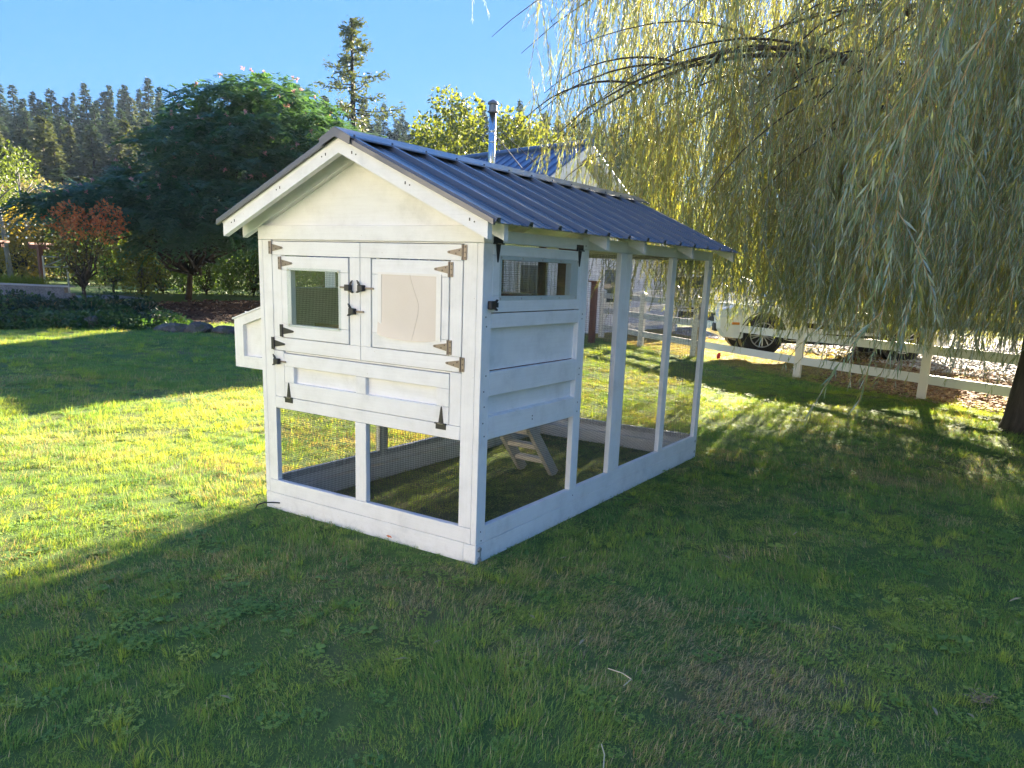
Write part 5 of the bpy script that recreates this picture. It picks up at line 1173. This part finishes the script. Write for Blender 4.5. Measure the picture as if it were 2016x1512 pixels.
def chip(seed, l, w, h):
    bm = bmesh.new(); bmesh.ops.create_cube(bm, size=1); g = random.Random(seed)
    for v in bm.verts: v.co = Vector((v.co.x*l*(1+g.uniform(-.3, .3)), v.co.y*w*(1+g.uniform(-.3, .3)), v.co.z*h*(1+g.uniform(-.3, .3))))
    v = [q.co[:] for q in bm.verts]; bm.verts.index_update(); f = [[q.index for q in fc.verts] for fc in bm.faces]; bm.free(); return v, f
def inst_mat(name, cols, rough=.9):
    m, t, out = nt(name); oi = nd(t, 'ShaderNodeObjectInfo'); bsdf(t, out, ramp(t, oi.outputs['Random'], [(i/(len(cols)-1), c) for i, c in enumerate(cols)]), rough, 0, noise(t, pos(t), 40), .3, .005, .2); return m
CHM = inst_mat('loose_wood_chip', [(.12, .06, .035), (.24, .14, .08), (.36, .25, .15), (.17, .10, .06), (.42, .32, .2)]); STM = inst_mat('loose_gravel', [(.16, .15, .14), (.34, .32, .30), (.48, .46, .43), (.28, .25, .22), (.58, .56, .52)])
def loose():
    g = np.random.default_rng(79)
    n = 7000; x = g.uniform(-.6, 7, n); s = g.uniform(-.15, 2.9, n); y = (s+8.83-.577*x)/.8167; pr = [mesh_np('chip', *chip(k, .055, .02, .008), CHM, link=False) for k in range(4)]
    o = scatter('wood_chips', np.stack([x, y, ground_z(x, y)+.024], -1), np.stack([g.normal(size=n)*.3, g.normal(size=n)*.3, g.uniform(0, 6.28, n)], -1), g.uniform(.6, 1.6, n), g.integers(0, 4, n), pr); tag(o, 'loose brown wood chips and leaf litter on the verge', 'wood chips', kind='stuff')
    n = 12000; x = g.uniform(-6, 9, n); s = 2.4+9*g.random(n)**1.6; y = (s+8.83-.577*x)/.8167; pr = [mesh_np('stone', *chip(10+k, .03, .026, .02), STM, link=False) for k in range(4)]
    o = scatter('gravel_stones', np.stack([x, y, ground_z(x, y)+.028], -1), np.stack([g.normal(size=n)*.5, g.normal(size=n)*.5, g.uniform(0, 6.28, n)], -1), g.uniform(.6, 1.7, n), g.integers(0, 4, n), pr); tag(o, 'loose pale stones over the gravel driveway', 'gravel', kind='stuff')
    n = 5000; x = g.uniform(-20.8, -16.2, n); y = g.uniform(-2, 26, n); pr = [mesh_np('bark', *chip(20+k, .07, .03, .015), inst_mat('bark_chip', [(.035, .022, .016), (.09, .055, .04), (.13, .085, .06)]), link=False) for k in range(3)]
    o = scatter('bark_chips', np.stack([x, y, ground_z(x, y)+.03], -1), np.stack([g.normal(size=n)*.3, g.normal(size=n)*.3, g.uniform(0, 6.28, n)], -1), g.uniform(.7, 1.6, n), g.integers(0, 3, n), pr); tag(o, 'dark bark chips covering the garden bed', 'mulch', kind='stuff')
loose()
# fallen willow leaves and straw on the lawn
FALL = leaf('fallen_willow_leaf', [(.34, .27, .12), (.42, .36, .22), (.25, .22, .10)], .3, .6, (1.2, 1.1, .6), inst=True); STRAW = plain('straw', (.55, .47, .28), .6)
g = np.random.default_rng(81); fall_px = [(1330, 905), (1440, 1105), (1510, 912), (1620, 930), (1695, 945), (1740, 940), (1790, 1148), (1810, 1155), (1925, 1045), (1800, 1180), (1985, 1187), (1040, 1210), (1150, 1265), (770, 1300), (430, 1355), (1660, 1245), (1590, 915), (1560, 1060), (1900, 1410), (1845, 1415), (1100, 1100), (870, 1262), (1270, 930), (640, 1180)]
for i, (px, py) in enumerate(fall_px):
    d = FWD+RIGHT*((px-1037.44)/1502.5)-UP*((py-877.84)/1502.5); k = -(CAM.z-.05)/d.z; q = CAM+d*k; z = gz(q.x, q.y)+.045; a = g.uniform(0, 6.28); l = g.uniform(.05, .085); u = Vector((math.cos(a), math.sin(a), g.uniform(-.1, .25))); s = Vector((-math.sin(a), math.cos(a), g.uniform(-.3, .3)))*.006; c = Vector((q.x, q.y, z)); n = Vector((0, 0, .006))
    vs = [c, c+u*l*.25+s*.8+n, c+u*l*.6+s+n*1.5, c+u*l+n*.5, c+u*l*.6-s+n*1.2, c+u*l*.25-s*.8+n]
    o = MB().add(vs, [(0, 1, 5), (1, 2, 4, 5), (2, 3, 4)]).build('fallen_leaf', FALL, None, c); tag(o, 'narrow dry willow leaf fallen on the grass', 'leaf', 'fallen willow leaves')
for i, (pts, lb) in enumerate((([(1197, 1316), (1225, 1325), (1243, 1337), (1228, 1350)], 'bent pale straw stem lying on the shaded lawn'), ([(1184, 1465), (1190, 1485), (1188, 1512)], 'upright curved pale straw stem in the shaded grass'))):
    ps = []
    for px, py in pts:
        d = FWD+RIGHT*((px-1037.44)/1502.5)-UP*((py-877.84)/1502.5); k = -(CAM.z-.06)/d.z; ps.append(CAM+d*k)
    o = MB().tube(ps, .0022, 5).build('straw_stem', STRAW, None, ps[0]); tag(o, lb, 'straw')
d = FWD+RIGHT*((1928-1037.44)/1502.5)-UP*((1385-877.84)/1502.5); q = CAM+d*(-(CAM.z-.02)/d.z); b = Vector((q.x, q.y, gz(q.x, q.y)+.015)); t = thing('dead_grass_clump', b, 'small brown clump of dead grass lying on the lawn', 'grass'); n = 120
dd_ = unit(g.normal(size=(n, 3))*np.array([1, 1, .35])); v, f = quads_from(g.normal(size=(n, 3))*np.array([.022, .018, .010])+np.array([0, 0, .015]), dd_, unit(np.cross(dd_, g.normal(size=(n, 3)))), g.uniform(.02, .05, n), np.full(n, .003)); mesh_np('stalks', v, f, leaf('dead_stalk', [(.20, .14, .10), (.32, .24, .17), (.26, .20, .16)], .2, .8), t)
# red-brown fallen leaf against the front skid
c = Vector((-.62, -.035, .035)); o = MB().add([c, c+Vector((.012, -.006, .007)), c+Vector((.03, -.003, .003)), c+Vector((.016, .004, .012)), c+Vector((-.017, -.004, .011)), c+Vector((-.007, .003, .015))], [(0, 1, 2, 3), (0, 3, 5, 4)]).build('fallen_leaf', plain('rust_leaf', (.42, .12, .04), .6), None, c); tag(o, 'rust coloured fallen leaf against the coop base', 'leaf')

# ---------------------------------------------------------------- haze in the air of the valley
def haze(density):
    m, t, out = nt('haze_air'); v = nd(t, 'ShaderNodeVolumePrincipled', {'Color': c4((.55, .74, 1.0)), 'Density': density, 'Anisotropy': .25}); t.links.new(v.outputs[0], out.inputs[1])
    o = MB().box(-1950, 1950, -1950, 1950, -2.0, 46).build('haze', m); tag(o, 'thin blue haze hanging in the valley', 'haze', kind='stuff'); return o
if HAZE: haze(HAZE)
